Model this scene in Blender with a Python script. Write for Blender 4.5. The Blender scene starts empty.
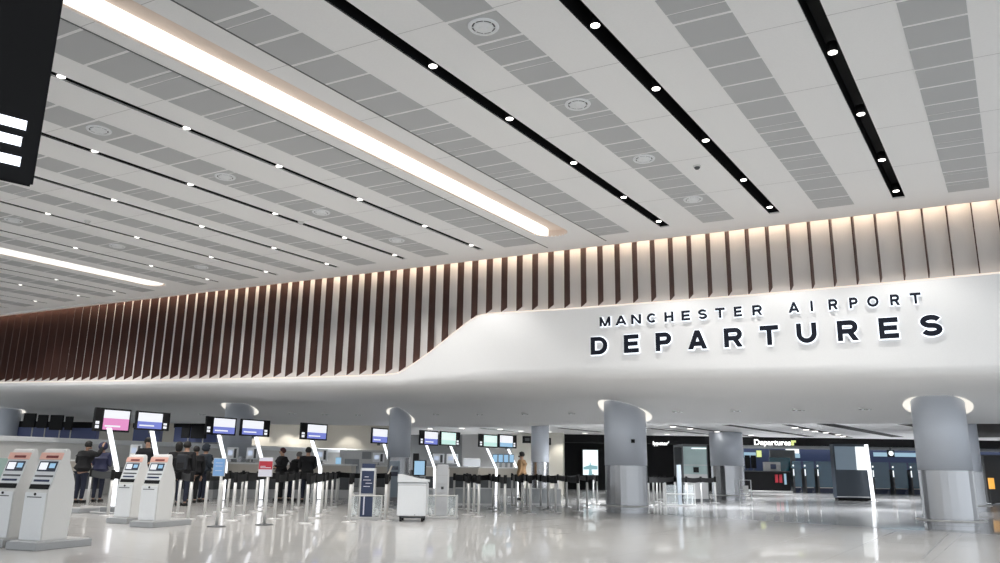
import bpy, bmesh, math, random
import numpy as np
from mathutils import Vector, Matrix
from mathutils.bvhtree import BVHTree
random.seed(7)
SC = bpy.context.scene
COL = SC.collection
# ------------------------------------------------------------------ camera
FPX = 780.0; HC = 1.12
_u = np.array([.015, 1, (470. - 281.5) / FPX]); _u /= np.linalg.norm(_u)
_f = np.array([0, 0, 1.]); _y = _f - _u * (_f @ _u); _y /= np.linalg.norm(_y)
_x = np.cross(_y, _u)
if _x[0] < 0: _x = -_x
# rows: world axes expressed in camera coords (x right, y up, z forward)
Rw = np.array([_x, _y, _u])
cam_d = bpy.data.cameras.new('camera'); cam = bpy.data.objects.new('camera', cam_d); COL.objects.link(cam)
cam_d.sensor_width = 36; cam_d.lens = FPX * 36 / 1000.; cam_d.clip_end = 400; cam_d.clip_start = .05
M = Matrix([[Rw[0][0], Rw[0][1], -Rw[0][2], 0], [Rw[1][0], Rw[1][1], -Rw[1][2], 0], [Rw[2][0], Rw[2][1], -Rw[2][2], HC], [0, 0, 0, 1]])
cam.matrix_world = M
SC.camera = cam
# ------------------------------------------------------------------ world, exposure
w = bpy.data.worlds.new('world'); SC.world = w; w.use_nodes = True
bg = w.node_tree.nodes['Background']; bg.inputs[0].default_value = (.90, .95, 1, 1); bg.inputs[1].default_value = 2.05
SC.view_settings.view_transform = 'Standard'; SC.view_settings.look = 'None'
SC.view_settings.gamma = 1; SC.view_settings.exposure = -0.25
SC.view_settings.use_curve_mapping = False

# ------------------------------------------------------------------ pixel <-> place
EYE = np.array([0, 0, HC])
def ray(px, py): return Rw @ np.array([px - 500., 281.5 - py, FPX])
def atY(px, py, d): r = ray(px, py); return r / r[1] * d + EYE
def atZ(px, py, z=0.): r = ray(px, py); return r * ((z - HC) / r[2]) + EYE
v1 = ray(1025, 473); v1 /= np.linalg.norm(v1)          # along the ceiling strips
v2 = ray(-1055, 440); v2 /= np.linalg.norm(v2)         # along the fascia, to the left
nC = np.cross(v2, v1); nC /= np.linalg.norm(nC)
if nC[2] < 0: nC = -nC
P0 = atY(627, 243, 18.6)
def CP(a, b, c=0.): return Vector(P0 + v2 * a + v1 * b + nC * c)
F2 = np.array([v2[0], v2[1], 0]); F2 /= np.linalg.norm(F2); FN = np.array([-F2[1], F2[0], 0])
if FN[1] < 0: FN = -FN
V1 = np.array([v1[0], v1[1], 0]); V1 /= np.linalg.norm(V1)
def onF(px, py, b):
    r = ray(px, py); return EYE + r * (((P0 + FN * b - EYE) @ FN) / (r @ FN))
def FP(a, b, z): q = P0 + F2 * a + FN * b; return Vector((q[0], q[1], z))
A_F = math.atan2(-F2[1], -F2[0])                       # heading of the fascia, left to right
A_V = math.atan2(V1[1], V1[0])

# ------------------------------------------------------------------ materials
def mat(name, col, rough=.6, metal=0., emis=None, es=0., bump=0., bscale=40., spec=.5, alpha=1., trans=0., vary=0.):
    m = bpy.data.materials.new(name); m.use_nodes = True; nt = m.node_tree
    b = nt.nodes['Principled BSDF']
    b.inputs['Base Color'].default_value = (*col, 1); b.inputs['Roughness'].default_value = rough
    b.inputs['Metallic'].default_value = metal; b.inputs['Specular IOR Level'].default_value = spec
    b.inputs['Alpha'].default_value = alpha; b.inputs['Transmission Weight'].default_value = trans
    if emis: b.inputs['Emission Color'].default_value = (*emis, 1); b.inputs['Emission Strength'].default_value = es
    tc = nt.nodes.new('ShaderNodeTexCoord'); ns = nt.nodes.new('ShaderNodeTexNoise'); ns.inputs['Scale'].default_value = bscale
    nt.links.new(tc.outputs['Object'], ns.inputs['Vector'])
    if bump:
        bp = nt.nodes.new('ShaderNodeBump'); bp.inputs['Strength'].default_value = bump; bp.inputs['Distance'].default_value = .01
        nt.links.new(ns.outputs['Fac'], bp.inputs['Height']); nt.links.new(bp.outputs['Normal'], b.inputs['Normal'])
    v = vary or .03
    mx = nt.nodes.new('ShaderNodeMix'); mx.data_type = 'RGBA'
    mx.inputs[6].default_value = (*[c * (1 - v) for c in col], 1); mx.inputs[7].default_value = (*[min(1, c * (1 + v)) for c in col], 1)
    nt.links.new(ns.outputs['Fac'], mx.inputs[0]); nt.links.new(mx.outputs[2], b.inputs['Base Color'])
    return m
def lit(name, col, s): return mat(name, (.02, .02, .02), .4, emis=col, es=s)
M_ceil = mat('ceiling_white', (.88, .88, .885), .75)
M_trough = mat("trough_glow_tint", (.80, .68, .60), .8)  # beige cast of the warm LED put into the trough colour
M_band = mat('perforated_grey', (.50, .51, .52), .8, bump=.1, bscale=200)
M_plast = mat('white_plaster', (.90, .90, .90), .5)
M_black = mat('matt_black', (.010, .010, .011), .6, spec=.2)
M_fin = mat('walnut', (.060, .021, .015), .5, bump=.1, bscale=25, vary=.25)
M_finwall = mat('fin_wall_white', (.76, .75, .74), .7)
M_warm = lit('warm_led', (1, .78, .58), 22)
M_warmwash = lit('warm_wash', (1, .80, .64), 4)
M_warmrim = lit('warm_rim', (1, .86, .74), 1.3)
M_cove = lit('cove_light', (1, .94, .86), 1.7)
M_lamp = lit('lamp_face', (1, .97, .92), 6)
M_halo = lit('halo_white', (.86, .92, 1), 2.2)
M_pole = lit('light_pole_face', (.93, .95, 1), 2.4)
M_letter = mat('letter_dark', (.010, .013, .024), .6, spec=.2)
M_clad = mat('column_grey', (.60, .64, .71), .42, metal=.1, spec=.5)
M_steel = mat('brushed_steel', (.47, .48, .50), .26, metal=.95)
_n = M_steel.node_tree; _b = _n.nodes['Principled BSDF']; _b.inputs['Anisotropic'].default_value = .97; _b.inputs['Anisotropic Rotation'].default_value = .25
_t = _n.nodes.new('ShaderNodeTangent'); _t.direction_type = 'RADIAL'; _t.axis = 'Z'; _n.links.new(_t.outputs[0], _b.inputs['Tangent'])
M_steel2 = mat('satin_steel', (.62, .62, .62), .4, metal=.6)
M_silver = mat('silver_paint', (.62, .62, .61), .4, metal=.3)
M_white = mat('white_gloss', (.80, .82, .84), .3)
M_white2 = mat('white_panel', (.68, .68, .67), .5)
M_ltgrey = mat('light_grey', (.48, .48, .48), .5)
M_grey = mat('mid_grey', (.25, .26, .27), .5)
M_dkgrey = mat('dark_grey', (.075, .08, .085), .5)
M_wallbeige = mat('beige_wall', (.66, .63, .57), .8)
M_cream = mat('cream_wall', (.66, .64, .58), .8)
M_blackwall = mat('black_wall', (.006, .006, .007), .5, spec=.2)
M_navy = mat('navy_panel', (.025, .04, .1), .35)
M_blueband = mat('blue_band', (.085, .11, .25), .5)
M_pink = mat('salmon_plastic', (.85, .50, .42), .4)
M_beige = mat('beige_counter', (.52, .48, .42), .45)
M_plinth = mat('plinth_grey', (.36, .37, .38), .4, metal=.2)
M_screen_w = lit('screen_white', (.93, .95, 1), 1.15)
M_screen_p = lit('screen_pink', (.9, .32, .66), 1.0)
M_screen_b = lit('screen_blue', (.22, .27, .78), .95)
M_screen_g = lit('screen_green', (.62, .9, .84), 1.05)
M_screen_t = lit('screen_skyblue', (.36, .62, .86), 1.0)
M_scrdark = mat('glass_screen_dark', (.05, .06, .09), .15)
M_red = mat('red_sign', (.50, .03, .05), .5)
M_redband = mat('red_band', (.50, .03, .05), .5)
M_paper = mat('pale_sign', (.75, .75, .85), .5)
M_bluesign = mat('blue_sign', (.22, .42, .75), .5)
M_glass = mat('clear_glass', (.8, .88, .9), .05, alpha=.22)
M_teal = mat('teal_glass', (.03, .14, .19), .15, alpha=.85)
M_bluegl = mat('blue_glass', (.10, .20, .28), .12, alpha=.7)
M_greengl = mat('green_glass', (.35, .46, .45), .10)
M_skin = mat('skin', (.5, .3, .21), .55)
M_hair = mat('dark_hair', (.012, .01, .009), .6, bump=.4, bscale=120)
M_hairg = mat('grey_hair', (.16, .15, .14), .7, bump=.4, bscale=120)
M_coatk = mat('black_cloth', (.012, .012, .014), .9, bump=.3)
M_coatn = mat('navy_puffer', (.035, .04, .10), .6, bump=.3)
M_coatt = mat('tan_cloth', (.36, .22, .11), .9, bump=.3)
M_jean = mat('dark_trousers', (.02, .024, .045), .9)
M_shoe = mat('shoe_leather', (.01, .01, .01), .5)
M_orange = lit('amber_light', (1, .5, .08), 1.2)
M_yel = lit('yellow_light', (.85, .95, .35), 1.1)
M_gl_w = lit('white_glow', (.9, .96, 1), 1.6)
M_gl_c = lit('cool_window_glow', (.45, .7, .88), .8)

def floor_mat(name, col, rough):
    m = bpy.data.materials.new(name); m.use_nodes = True; nt = m.node_tree; b = nt.nodes['Principled BSDF']
    b.inputs['Roughness'].default_value = rough; b.inputs['Specular IOR Level'].default_value = .4
    b.inputs['Coat Weight'].default_value = .4; b.inputs['Coat Roughness'].default_value = .03
    tc = nt.nodes.new('ShaderNodeTexCoord'); mp = nt.nodes.new('ShaderNodeMapping'); mp.inputs['Rotation'].default_value = (0, 0, -A_V)
    br = nt.nodes.new('ShaderNodeTexBrick'); br.offset = 0; br.squash = 1
    br.inputs['Scale'].default_value = 1; br.inputs['Brick Width'].default_value = 1.2; br.inputs['Row Height'].default_value = 1.2
    br.inputs['Mortar Size'].default_value = .004
    c2 = [c * .97 for c in col]
    br.inputs['Color1'].default_value = (*col, 1); br.inputs['Color2'].default_value = (*c2, 1); br.inputs['Mortar'].default_value = (*[c * .8 for c in col], 1)
    nt.links.new(tc.outputs['Object'], mp.inputs[0]); nt.links.new(mp.outputs[0], br.inputs[0])
    ns = nt.nodes.new('ShaderNodeTexNoise'); ns.inputs['Scale'].default_value = 60
    nt.links.new(tc.outputs['Object'], ns.inputs['Vector'])
    mx = nt.nodes.new('ShaderNodeMix'); mx.data_type = 'RGBA'; mx.blend_type = 'MULTIPLY'; mx.inputs[0].default_value = .08
    nt.links.new(br.outputs['Color'], mx.inputs[6]); nt.links.new(ns.outputs['Color'], mx.inputs[7])
    nt.links.new(mx.outputs[2], b.inputs['Base Color'])
    return m
M_floor = floor_mat('cream_terrazzo', (.55, .545, .53), .26)
M_floor2 = floor_mat('grey_terrazzo', (.50, .50, .50), .25)

# ------------------------------------------------------------------ mesh builder
class MB:
    def __init__(s): s.bm = bmesh.new(); s.mats = []
    def mi(s, m):
        if m is None: return 0
        if m not in s.mats: s.mats.append(m)
        return s.mats.index(m)
    def quad(s, *pts, m=None):
        f = s.bm.faces.new([s.bm.verts.new(Vector(p)) for p in pts]); f.material_index = s.mi(m); return f
    def box(s, x0, x1, y0, y1, z0, z1, rz=0., c=(0, 0), m=None, bev=0.):
        vs = []
        for x in (x0, x1):
            for y in (y0, y1):
                for z in (z0, z1):
                    X, Y = x, y
                    if rz: X = c[0] + (x - c[0]) * math.cos(rz) - (y - c[1]) * math.sin(rz); Y = c[1] + (x - c[0]) * math.sin(rz) + (y - c[1]) * math.cos(rz)
                    vs.append(s.bm.verts.new((X, Y, z)))
        k = s.mi(m); fs = []
        for q in ((0, 1, 3, 2), (4, 6, 7, 5), (0, 4, 5, 1), (2, 3, 7, 6), (0, 2, 6, 4), (1, 5, 7, 3)):
            f = s.bm.faces.new([vs[i] for i in q]); f.material_index = k; fs.append(f)
        if bev:
            es = list({e for f in fs for e in f.edges})
            bmesh.ops.bevel(s.bm, geom=es, offset=bev, segments=2, affect='EDGES', profile=.5)
        return s
    def hexa(s, bot, top, m=None):
        n = len(bot); b = [s.bm.verts.new(Vector(p)) for p in bot]; t = [s.bm.verts.new(Vector(p)) for p in top]; k = s.mi(m)
        for f in [s.bm.faces.new(b[::-1]), s.bm.faces.new(t)] + [s.bm.faces.new((b[i], b[(i + 1) % n], t[(i + 1) % n], t[i])) for i in range(n)]: f.material_index = k
        return s
    def tube(s, pts, rad, n=12, m=None, cap=True):
        pts = [Vector(p) for p in pts]; rads = rad if isinstance(rad, (list, tuple)) else [rad] * len(pts)
        rings = []; k = s.mi(m)
        for i, p in enumerate(pts):
            d = (pts[min(i + 1, len(pts) - 1)] - pts[max(i - 1, 0)]).normalized()
            a = d.orthogonal().normalized() if i == 0 else (pa - d * pa.dot(d)).normalized()
            pa = a; b = d.cross(a)
            rings.append([s.bm.verts.new(p + (a * math.cos(2 * math.pi * j / n) + b * math.sin(2 * math.pi * j / n)) * rads[i]) for j in range(n)])
        for r0, r1 in zip(rings, rings[1:]):
            for j in range(n):
                f = s.bm.faces.new((r0[j], r0[(j + 1) % n], r1[(j + 1) % n], r1[j])); f.material_index = k; f.smooth = n > 8
        if cap:
            for r in (rings[0][::-1], rings[-1]):
                f = s.bm.faces.new(r); f.material_index = k
        return s
    def lathe(s, prof, n=24, c=(0, 0), m=None):
        rings = []; k = s.mi(m)
        for r, z in prof:
            rings.append([s.bm.verts.new((c[0] + r * math.cos(2 * math.pi * j / n), c[1] + r * math.sin(2 * math.pi * j / n), z)) for j in range(n)])
        for r0, r1 in zip(rings, rings[1:]):
            for j in range(n):
                f = s.bm.faces.new((r0[j], r0[(j + 1) % n], r1[(j + 1) % n], r1[j])); f.material_index = k; f.smooth = True
        for r in (rings[0][::-1], rings[-1]): f = s.bm.faces.new(r); f.material_index = k
        return s
    def prism(s, prof, x0, x1, m=None, bev=0.):
        """prof: (y, z) polygon swept along x"""
        a = [s.bm.verts.new((x0, y, z)) for y, z in prof]; b = [s.bm.verts.new((x1, y, z)) for y, z in prof]; k = s.mi(m); n = len(prof)
        fs = [s.bm.faces.new(a), s.bm.faces.new(b[::-1])] + [s.bm.faces.new((a[i], b[i], b[(i + 1) % n], a[(i + 1) % n])) for i in range(n)]
        for f in fs: f.material_index = k
        if bev: bmesh.ops.bevel(s.bm, geom=list({e for f in fs for e in f.edges}), offset=bev, segments=2, affect='EDGES')
        return s
    def build(s, name, m=None, parent=None, loc=None):
        bmesh.ops.recalc_face_normals(s.bm, faces=s.bm.faces)
        me = bpy.data.meshes.new(name); s.bm.to_mesh(me); s.bm.free()
        for mm in (s.mats or [m]): me.materials.append(mm)
        o = bpy.data.objects.new(name, me); COL.objects.link(o)
        if parent: o.parent = parent
        if loc: o.location = loc
        return o
def thing(name, label, cat, loc=(0, 0, 0), rz=0., group=None):
    o = bpy.data.objects.new(name, None); COL.objects.link(o); o.empty_display_size = .1
    o.location = Vector(loc); o.rotation_euler = (0, 0, rz); return tag(o, label, cat, group)
def tag(o, label, cat, group=None):
    o['label'] = label; o['category'] = cat
    if group: o['group'] = group
    return o
def struct(o): o['kind'] = 'structure'; return o
KIDS = {}
def dup(root, loc, rz, label, group=None):
    r = root.copy(); COL.objects.link(r); r.location = Vector(loc); r.rotation_euler = (0, 0, rz); r['label'] = label
    if group: r['group'] = group
    for ch in list(root.children):
        c = ch.copy(); COL.objects.link(c); c.parent = r
        for g in list(ch.children):
            d = g.copy(); COL.objects.link(d); d.parent = c
    return r
def placed(fn):
    pass

# ================================================================== THE SETTING
# floor: cream hall floor with a grey inlay under the soffit
b1 = atZ(600, 511); b2 = atZ(948, 532); dd = (b2 - b1) / np.linalg.norm(b2 - b1)
m_ = MB(); m_.quad((-60, -14, 0), (60, -14, 0), (60, 75, 0), (-60, 75, 0)); struct(m_.build('floor', M_floor))
q0 = b1; q1 = b2 + dd * 14; q2 = q1 + V1 * 60; q3 = q0 + V1 * 60
m_ = MB(); m_.hexa([(p[0], p[1], 0.001) for p in (q0, q1, q2, q3)], [(p[0], p[1], .004) for p in (q0, q1, q2, q3)])
g_ = m_.build('trim_1', M_floor2); struct(g_)
j0 = atZ(948, 533); j1 = atZ(915, 566); dj = (j1 - j0) / np.linalg.norm(j1 - j0)
m_ = MB(); nn = np.array([-dj[1], dj[0], 0]) * .008; j2 = j0 + dj * 6
m_.hexa([(p[0], p[1], 0.0005) for p in (j0 - nn, j0 + nn, j2 + nn, j2 - nn)], [(p[0], p[1], .002) for p in (j0 - nn, j0 + nn, j2 + nn, j2 - nn)])
struct(m_.build('trim_2', M_grey))

# ceiling of the hall --------------------------------------------------------
SL = [(-6.15, .115), (-3.74, .115), (-1.33, .115), (3.53, .075), (5.88, .075), (8.18, .07), (10.44, .06), (12.82, .05), (17.1, .05), (18.93, .05), (21.3, .05), (23.6, .05)]
SL = [(-11.0, .115), (-8.56, .115)] + SL
COVES = [(.78, 1.64), (14.55, 15.35)]
BN = -34.; TH = .03
cuts = sorted([(a - h_, a + h_, 's') for a, h_ in SL] + [(a, b, 'c') for a, b in COVES])
m_ = MB()
def cplate(a0, a1, b0, b1):
    m_.hexa([CP(a0, b0), CP(a1, b0), CP(a1, b1), CP(a0, b1)], [CP(a0, b0, TH), CP(a1, b0, TH), CP(a1, b1, TH), CP(a0, b1, TH)])
prev = -16.
for a0, a1, k in cuts:
    cplate(prev, a0, BN, 0)
    if k == 's': cplate(a0, a1, -.92, 0)
    else:
        r = (a1 - a0) / 2; cy = -1.25 - r; pts = [(a0, 0), (a0, cy)] + [(a0 + r - r * math.cos(t), cy + r * math.sin(t)) for t in np.linspace(.0, math.pi, 20)] + [(a1, cy), (a1, 0)]
        # bridge the arc to b=0 with quads
        for (p, q) in zip(pts[1:-1], pts[2:-1]):
            if abs(p[0] - q[0]) > 1e-5:
                m_.hexa([CP(p[0], p[1]), CP(q[0], q[1]), CP(q[0], 0), CP(p[0], 0)], [CP(p[0], p[1], TH), CP(q[0], q[1], TH), CP(q[0], 0, TH), CP(p[0], 0, TH)])
    prev = a1
cplate(prev, 34, BN, 0)
struct(m_.build('ceiling', M_ceil))
TN = [2]
def trim(mb, m=None):
    TN[0] += 1; return struct(mb.build('trim_%d' % TN[0], m))
# slot recesses
for a, h_ in SL:
    m_ = MB(); d = .30
    for s_ in (-1, 1):
        x0, x1 = sorted((a + s_ * h_, a + s_ * (h_ + .01)))
        m_.hexa([CP(x0, BN, .005), CP(x1, BN, .005), CP(x1, -.92, .005), CP(x0, -.92, .005)], [CP(x0, BN, d), CP(x1, BN, d), CP(x1, -.92, d), CP(x0, -.92, d)])
    m_.hexa([CP(a - h_, BN, d), CP(a + h_, BN, d), CP(a + h_, -.9, d), CP(a - h_, -.9, d)], [CP(a - h_, BN, d + .02), CP(a + h_, BN, d + .02), CP(a + h_, -.9, d + .02), CP(a - h_, -.9, d + .02)])
    m_.hexa([CP(a - h_, -.93, .031), CP(a + h_, -.93, .031), CP(a + h_, -.9, .031), CP(a - h_, -.9, .031)], [CP(a - h_, -.93, d), CP(a + h_, -.93, d), CP(a + h_, -.9, d), CP(a - h_, -.9, d)])
    trim(m_, M_black)
# grey perforated bands
BANDS = [(-10.2, -9.45), (-7.72, -7.02), (-5.31, -4.6), (-2.87, -2.18), (-.44, .34), (1.96, 2.86), (4.5, 5.25), (6.85, 7.53), (9.05, 9.65), (11.2, 12.02), (13.35, 13.95), (15.75, 16.35), (17.7, 18.3), (19.8, 20.4), (22.1, 22.7)]
for bi, (a0, a1) in enumerate(BANDS):
    m_ = MB(); b = -.9; i = 0; rr = random.Random(bi)
    while b > -24:
        b0 = b - .645; cut = None
        if i % 3 == rr.choice((0, 1)): cut = b0 + rr.choice((.2, .42))
        for lo, hi in ([(b0 + .055, b)] if cut is None else [(b0 + .055, cut - .014), (cut + .014, b)]):
            m_.hexa([CP(a0, lo, -.006), CP(a1, lo, -.006), CP(a1, hi, -.006), CP(a0, hi, -.006)], [CP(a0, lo, 0), CP(a1, lo, 0), CP(a1, hi, 0), CP(a0, hi, 0)])
        b = b0; i += 1
    trim(m_, M_band)
# dark shadow gaps beside the cove zone and faint panel joints
for a in (.36, 1.93):
    m_ = MB(); m_.hexa([CP(a - .012, BN, -.007), CP(a + .012, BN, -.007), CP(a + .012, -.4, -.007), CP(a - .012, -.4, -.007)], [CP(a - .012, BN, 0), CP(a + .012, BN, 0), CP(a + .012, -.4, 0), CP(a - .012, -.4, 0)]); trim(m_, M_dkgrey)
joints = MB(); edges = [x for a, h_ in SL for x in (a - h_, a + h_)] + [x for b in BANDS for x in b] + [x for c in COVES for x in c]
edges = sorted(edges)
for e0, e1 in zip(edges, edges[1:]):
    mid = (e0 + e1) / 2
    if any(lo <= mid <= hi for lo, hi in BANDS + COVES) or any(abs(mid - a) < h_ for a, h_ in SL): continue
    for j in range(12):
        b = -2.85 - 1.935 * j
        joints.hexa([CP(e0, b - .004, -.0015), CP(e1, b - .004, -.0015), CP(e1, b + .004, -.0015), CP(e0, b + .004, -.0015)], [CP(e0, b - .004, 0), CP(e1, b - .004, 0), CP(e1, b + .004, 0), CP(e0, b + .004, 0)])
trim(joints, M_ltgrey)
# coves: real recessed troughs with a lit floor
for ci, (a0, a1) in enumerate(COVES):
    r = (a1 - a0) / 2; cy = -1.25 - r; D = .15 if ci == 0 else .06; n = 16
    outl = [(a0, BN)] + [(a0 + r - r * math.cos(t), cy + r * math.sin(t)) for t in np.linspace(0, math.pi, n)] + [(a1, BN)]
    m_ = MB()
    for p, q in zip(outl, outl[1:]):
        m_.quad(CP(p[0], p[1], .001), CP(q[0], q[1], .001), CP(q[0], q[1], D), CP(p[0], p[1], D))
    m_.bm.faces.new([m_.bm.verts.new(CP(p[0], p[1], D)) for p in outl])
    trim(m_, M_trough)
    s0 = a0 + (.62 if ci == 0 else .05) * (a1 - a0) * 1.0
    t = thing('cove_light', ['long warm linear cove light recessed in the ceiling, nearest and widest', 'short thin white cove light at far left of the ceiling'][ci], 'light', CP((a0 + a1) / 2, -8, D - .05))
    o = MB(); L = Vector(t.location); rr2 = (a1 - .03 - s0) / 2; cyy = cy - .02
    ol = [(s0, BN)] + [(s0 + rr2 - rr2 * math.cos(u), cyy + (r - .05) * math.sin(u)) for u in np.linspace(0, math.pi, n)] + [(a1 - .03, BN)]
    bot = [CP(p[0], p[1], .02) - L for p in ol]; top = [CP(p[0], p[1], D - .005) - L for p in ol]
    o.hexa(bot, top); o.build('diffuser', M_cove, t)

# wall behind the fins, open above the ceiling edge ---------------------------
LED = [(-200, 389), (0, 382.8), (120, 381), (250, 379), (330, 377), (385, 375), (397, 373.6), (404, 370.5), (415, 363), (430, 352.5), (460, 328), (472, 319.5), (480, 315.6), (490, 313.8), (520, 312), (560, 309.6), (650, 303), (750, 295.5), (880, 284), (1000, 273), (1200, 254)]
def ledge_y(px):
    for (x0, y0), (x1, y1) in zip(LED, LED[1:]):
        if px <= x1: return y0 + (y1 - y0) * (px - x0) / (x1 - x0)
st = sorted(set([-160 + 13 * i for i in range(103)] + [385, 391, 397, 401, 404, 410, 415, 472, 476, 480, 485, 490]))
st = [s_ for s_ in st if s_ <= 1180]
PROF = []                                            # (a, ledge z)
for px in st:
    q = onF(px, ledge_y(px), -.05); PROF.append((float((q - P0) @ F2), float(q[2])))
def ledge_z(a):
    pr = PROF[::-1] if PROF[0][0] > PROF[-1][0] else PROF
    for (a0, z0), (a1, z1) in zip(pr, pr[1:]):
        if a <= a1: return z0 + (z1 - z0) * (a - a0) / (a1 - a0)
    return pr[-1][1]
BC = [(-200, 5.0), (0, 5.2), (229, 6.0), (397, 7.9), (627, 3.45), (940, 2.2), (1200, 1.9)]
BE = [(-200, 7.0), (0, 7.2), (229, 8.0), (397, 9.9), (627, 5.4), (940, 3.9), (1200, 3.5)]
def lerp(T, x):
    for (x0, y0), (x1, y1) in zip(T, T[1:]):
        if x <= x1: return y0 + (y1 - y0) * (x - x0) / (x1 - x0)
    return T[-1][1]
YE = [(-200, 423), (0, 422.5), (200, 423.5), (400, 426), (500, 427), (560, 425), (640, 423.5), (1200, 424)]
m_ = MB(); grid = []
for px in st:
    yl = ledge_y(px); bc = lerp(BC, px); be = lerp(BE, px); ye = lerp(YE, px); col = []
    yc = 400 + (3.0 if px < 560 else 0) + max(0, min(1, (150 - px) / 120)) * 6 + max(0, (px - 800)) * -.03
    for t in (0, .12, .24, .36, .46, .55, .62, .68, .74, .79, .84, .88, .92, .96, 1.0):
        y = yl + (yc - yl) * t; ys = lerp([(-200, 388), (400, 383), (560, 372), (1200, 368)], px); b = -.05 + max(0, (y - ys) / (yc - ys)) ** 1.9 * bc
        col.append(onF(px, y, b))
    for k, t in enumerate((.25, .5, .75, 1.)):
        col.append(onF(px, yc + (ye - yc) * t ** .9, bc + (be - bc) * t))
    e = col[-1].copy(); e[2] += .02; e[:2] += FN[:2] * .12; col.append(e)
    e = e.copy(); e[2] = 3.75; col.append(e)
    top = onF(px, yl, -.05); tb = top + FN * .32; tb[2] -= .02; col = [tb, top + FN * .03 + np.array([0, 0, -.0])] + col
    grid.append([m_.bm.verts.new(Vector(p)) for p in col])
for c0, c1 in zip(grid, grid[1:]):
    for i in range(len(c0) - 1):
        f = m_.bm.faces.new((c0[i], c1[i], c1[i + 1], c0[i + 1])); f.smooth = i > 2
fascia = struct(m_.build('wall_fascia', M_plast))
bmx = bmesh.new(); bmx.from_mesh(fascia.data); BV = BVHTree.FromBMesh(bmx)
def zsoff(x, y, default=3.0):
    h_ = BV.ray_cast(Vector((x, y, .5)), Vector((0, 0, 1)))
    return h_[0].z if h_[0] else default
# bright ledge lip: the light it catches is built as a glowing strip
m_ = MB()
for (a0, z0), (a1, z1) in zip(PROF, PROF[1:]):
    m_.hexa([FP(a0, -.058, z0 - .005), FP(a1, -.058, z1 - .005), FP(a1, -.02, z1 + .0), FP(a0, -.02, z0 + .0)], [FP(a0, -.058, z0 + .022), FP(a1, -.058, z1 + .022), FP(a1, -.02, z1 + .022), FP(a0, -.02, z0 + .022)])
o = m_.build('ledge_glow_rim', M_warmrim); tag(o, 'thin warm white glow painted along the lit rim of the stepped fascia ledge', 'light strip')
m_ = MB()
for (a0, z0), (a1, z1) in zip(PROF, PROF[1:]):
    m_.hexa([FP(a0, .02, z0 + .0), FP(a1, .02, z1 + .0), FP(a1, .06, z1 + .0), FP(a0, .06, z0 + .0)], [FP(a0, .02, z0 + .018), FP(a1, .02, z1 + .018), FP(a1, .06, z1 + .018), FP(a0, .06, z0 + .018)])
o = m_.build('ledge_wash_strip', M_warmwash); tag(o, 'hidden warm strip in the ledge trough washing the wall behind the fins', 'light strip')
# back wall of the fins
m_ = MB(); zt = float(P0[2]) + .5
for (a0, z0), (a1, z1) in zip(PROF, PROF[1:]):
    m_.hexa([FP(a0, .33, z0 - .1), FP(a1, .33, z1 - .1), FP(a1, .38, z1 - .1), FP(a0, .38, z0 - .1)], [FP(a0, .33, zt), FP(a1, .33, zt), FP(a1, .38, zt), FP(a0, .38, zt)])
struct(m_.build('wall_behind_fins', M_finwall))
m_ = MB()
a_lo = PROF[-1][0]; a_hi = PROF[0][0]
m_.hexa([FP(a_hi, -.3, zt), FP(a_lo, -.3, zt), FP(a_lo, .36, zt), FP(a_hi, .36, zt)], [FP(a_hi, -.3, zt + .03), FP(a_lo, -.3, zt + .03), FP(a_lo, .36, zt + .03), FP(a_hi, .36, zt + .03)])
m_.hexa([FP(a_hi, -.32, zt - .46), FP(a_lo, -.32, zt - .46), FP(a_lo, -.3, zt - .46), FP(a_hi, -.3, zt - .46)], [FP(a_hi, -.32, zt), FP(a_lo, -.32, zt), FP(a_lo, -.3, zt), FP(a_hi, -.3, zt)])
trim(m_, M_finwall)
t = thing('light_strip', 'warm light strip hidden above the ceiling edge washing the fin wall', 'light strip', FP(5, -.1, zt - .1))
o = MB(); L = Vector(t.location)
o.hexa([FP(a_hi, -.15, zt - .12) - L, FP(a_lo, -.15, zt - .12) - L, FP(a_lo, -.08, zt - .12) - L, FP(a_hi, -.08, zt - .12) - L], [FP(a_hi, -.15, zt - .09) - L, FP(a_lo, -.15, zt - .09) - L, FP(a_lo, -.08, zt - .09) - L, FP(a_hi, -.08, zt - .09) - L])
o.build('diffuser', M_warm, t)
# fins: one walnut fin each
kf = 0; fin_d = .27
for i in range(-20, 75):
    a = -.12 + .4525 * i + (0.06 if i > 20 else 0)
    if a < a_lo + .1 or a > a_hi - .1 or a < -10: continue
    z0 = ledge_z(a) + .05; ztop = float(P0[2] + v2[2] * a) + .22
    p = FP(a, .03, 0); q = p + Vector((V1[0], V1[1], 0)) * fin_d; s_ = Vector((-V1[1], V1[0], 0)) * .011
    m_ = MB(); L = Vector((p.x, p.y, z0))
    zb0 = max(ledge_z(a - .05), ledge_z(a + .05)) + .05
    bot = [p - s_, p + s_, q + s_, q - s_]; 
    B = [Vector((v.x, v.y, zb0 + (0.0 if k < 2 else .16))) - L for k, v in enumerate(bot)]; T = [Vector((v.x, v.y, ztop)) - L for v in bot]
    m_.hexa(B, T); o = m_.build('wooden_fin', M_fin, loc=L)
    if a > 4: tag(o, 'tall dark walnut vertical fin in the long left run above the low ledge', 'fin', 'long fins left of the ledge step')
    else: tag(o, 'short walnut vertical fin standing above the sign ledge', 'fin', 'short fins above the sign')

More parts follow.
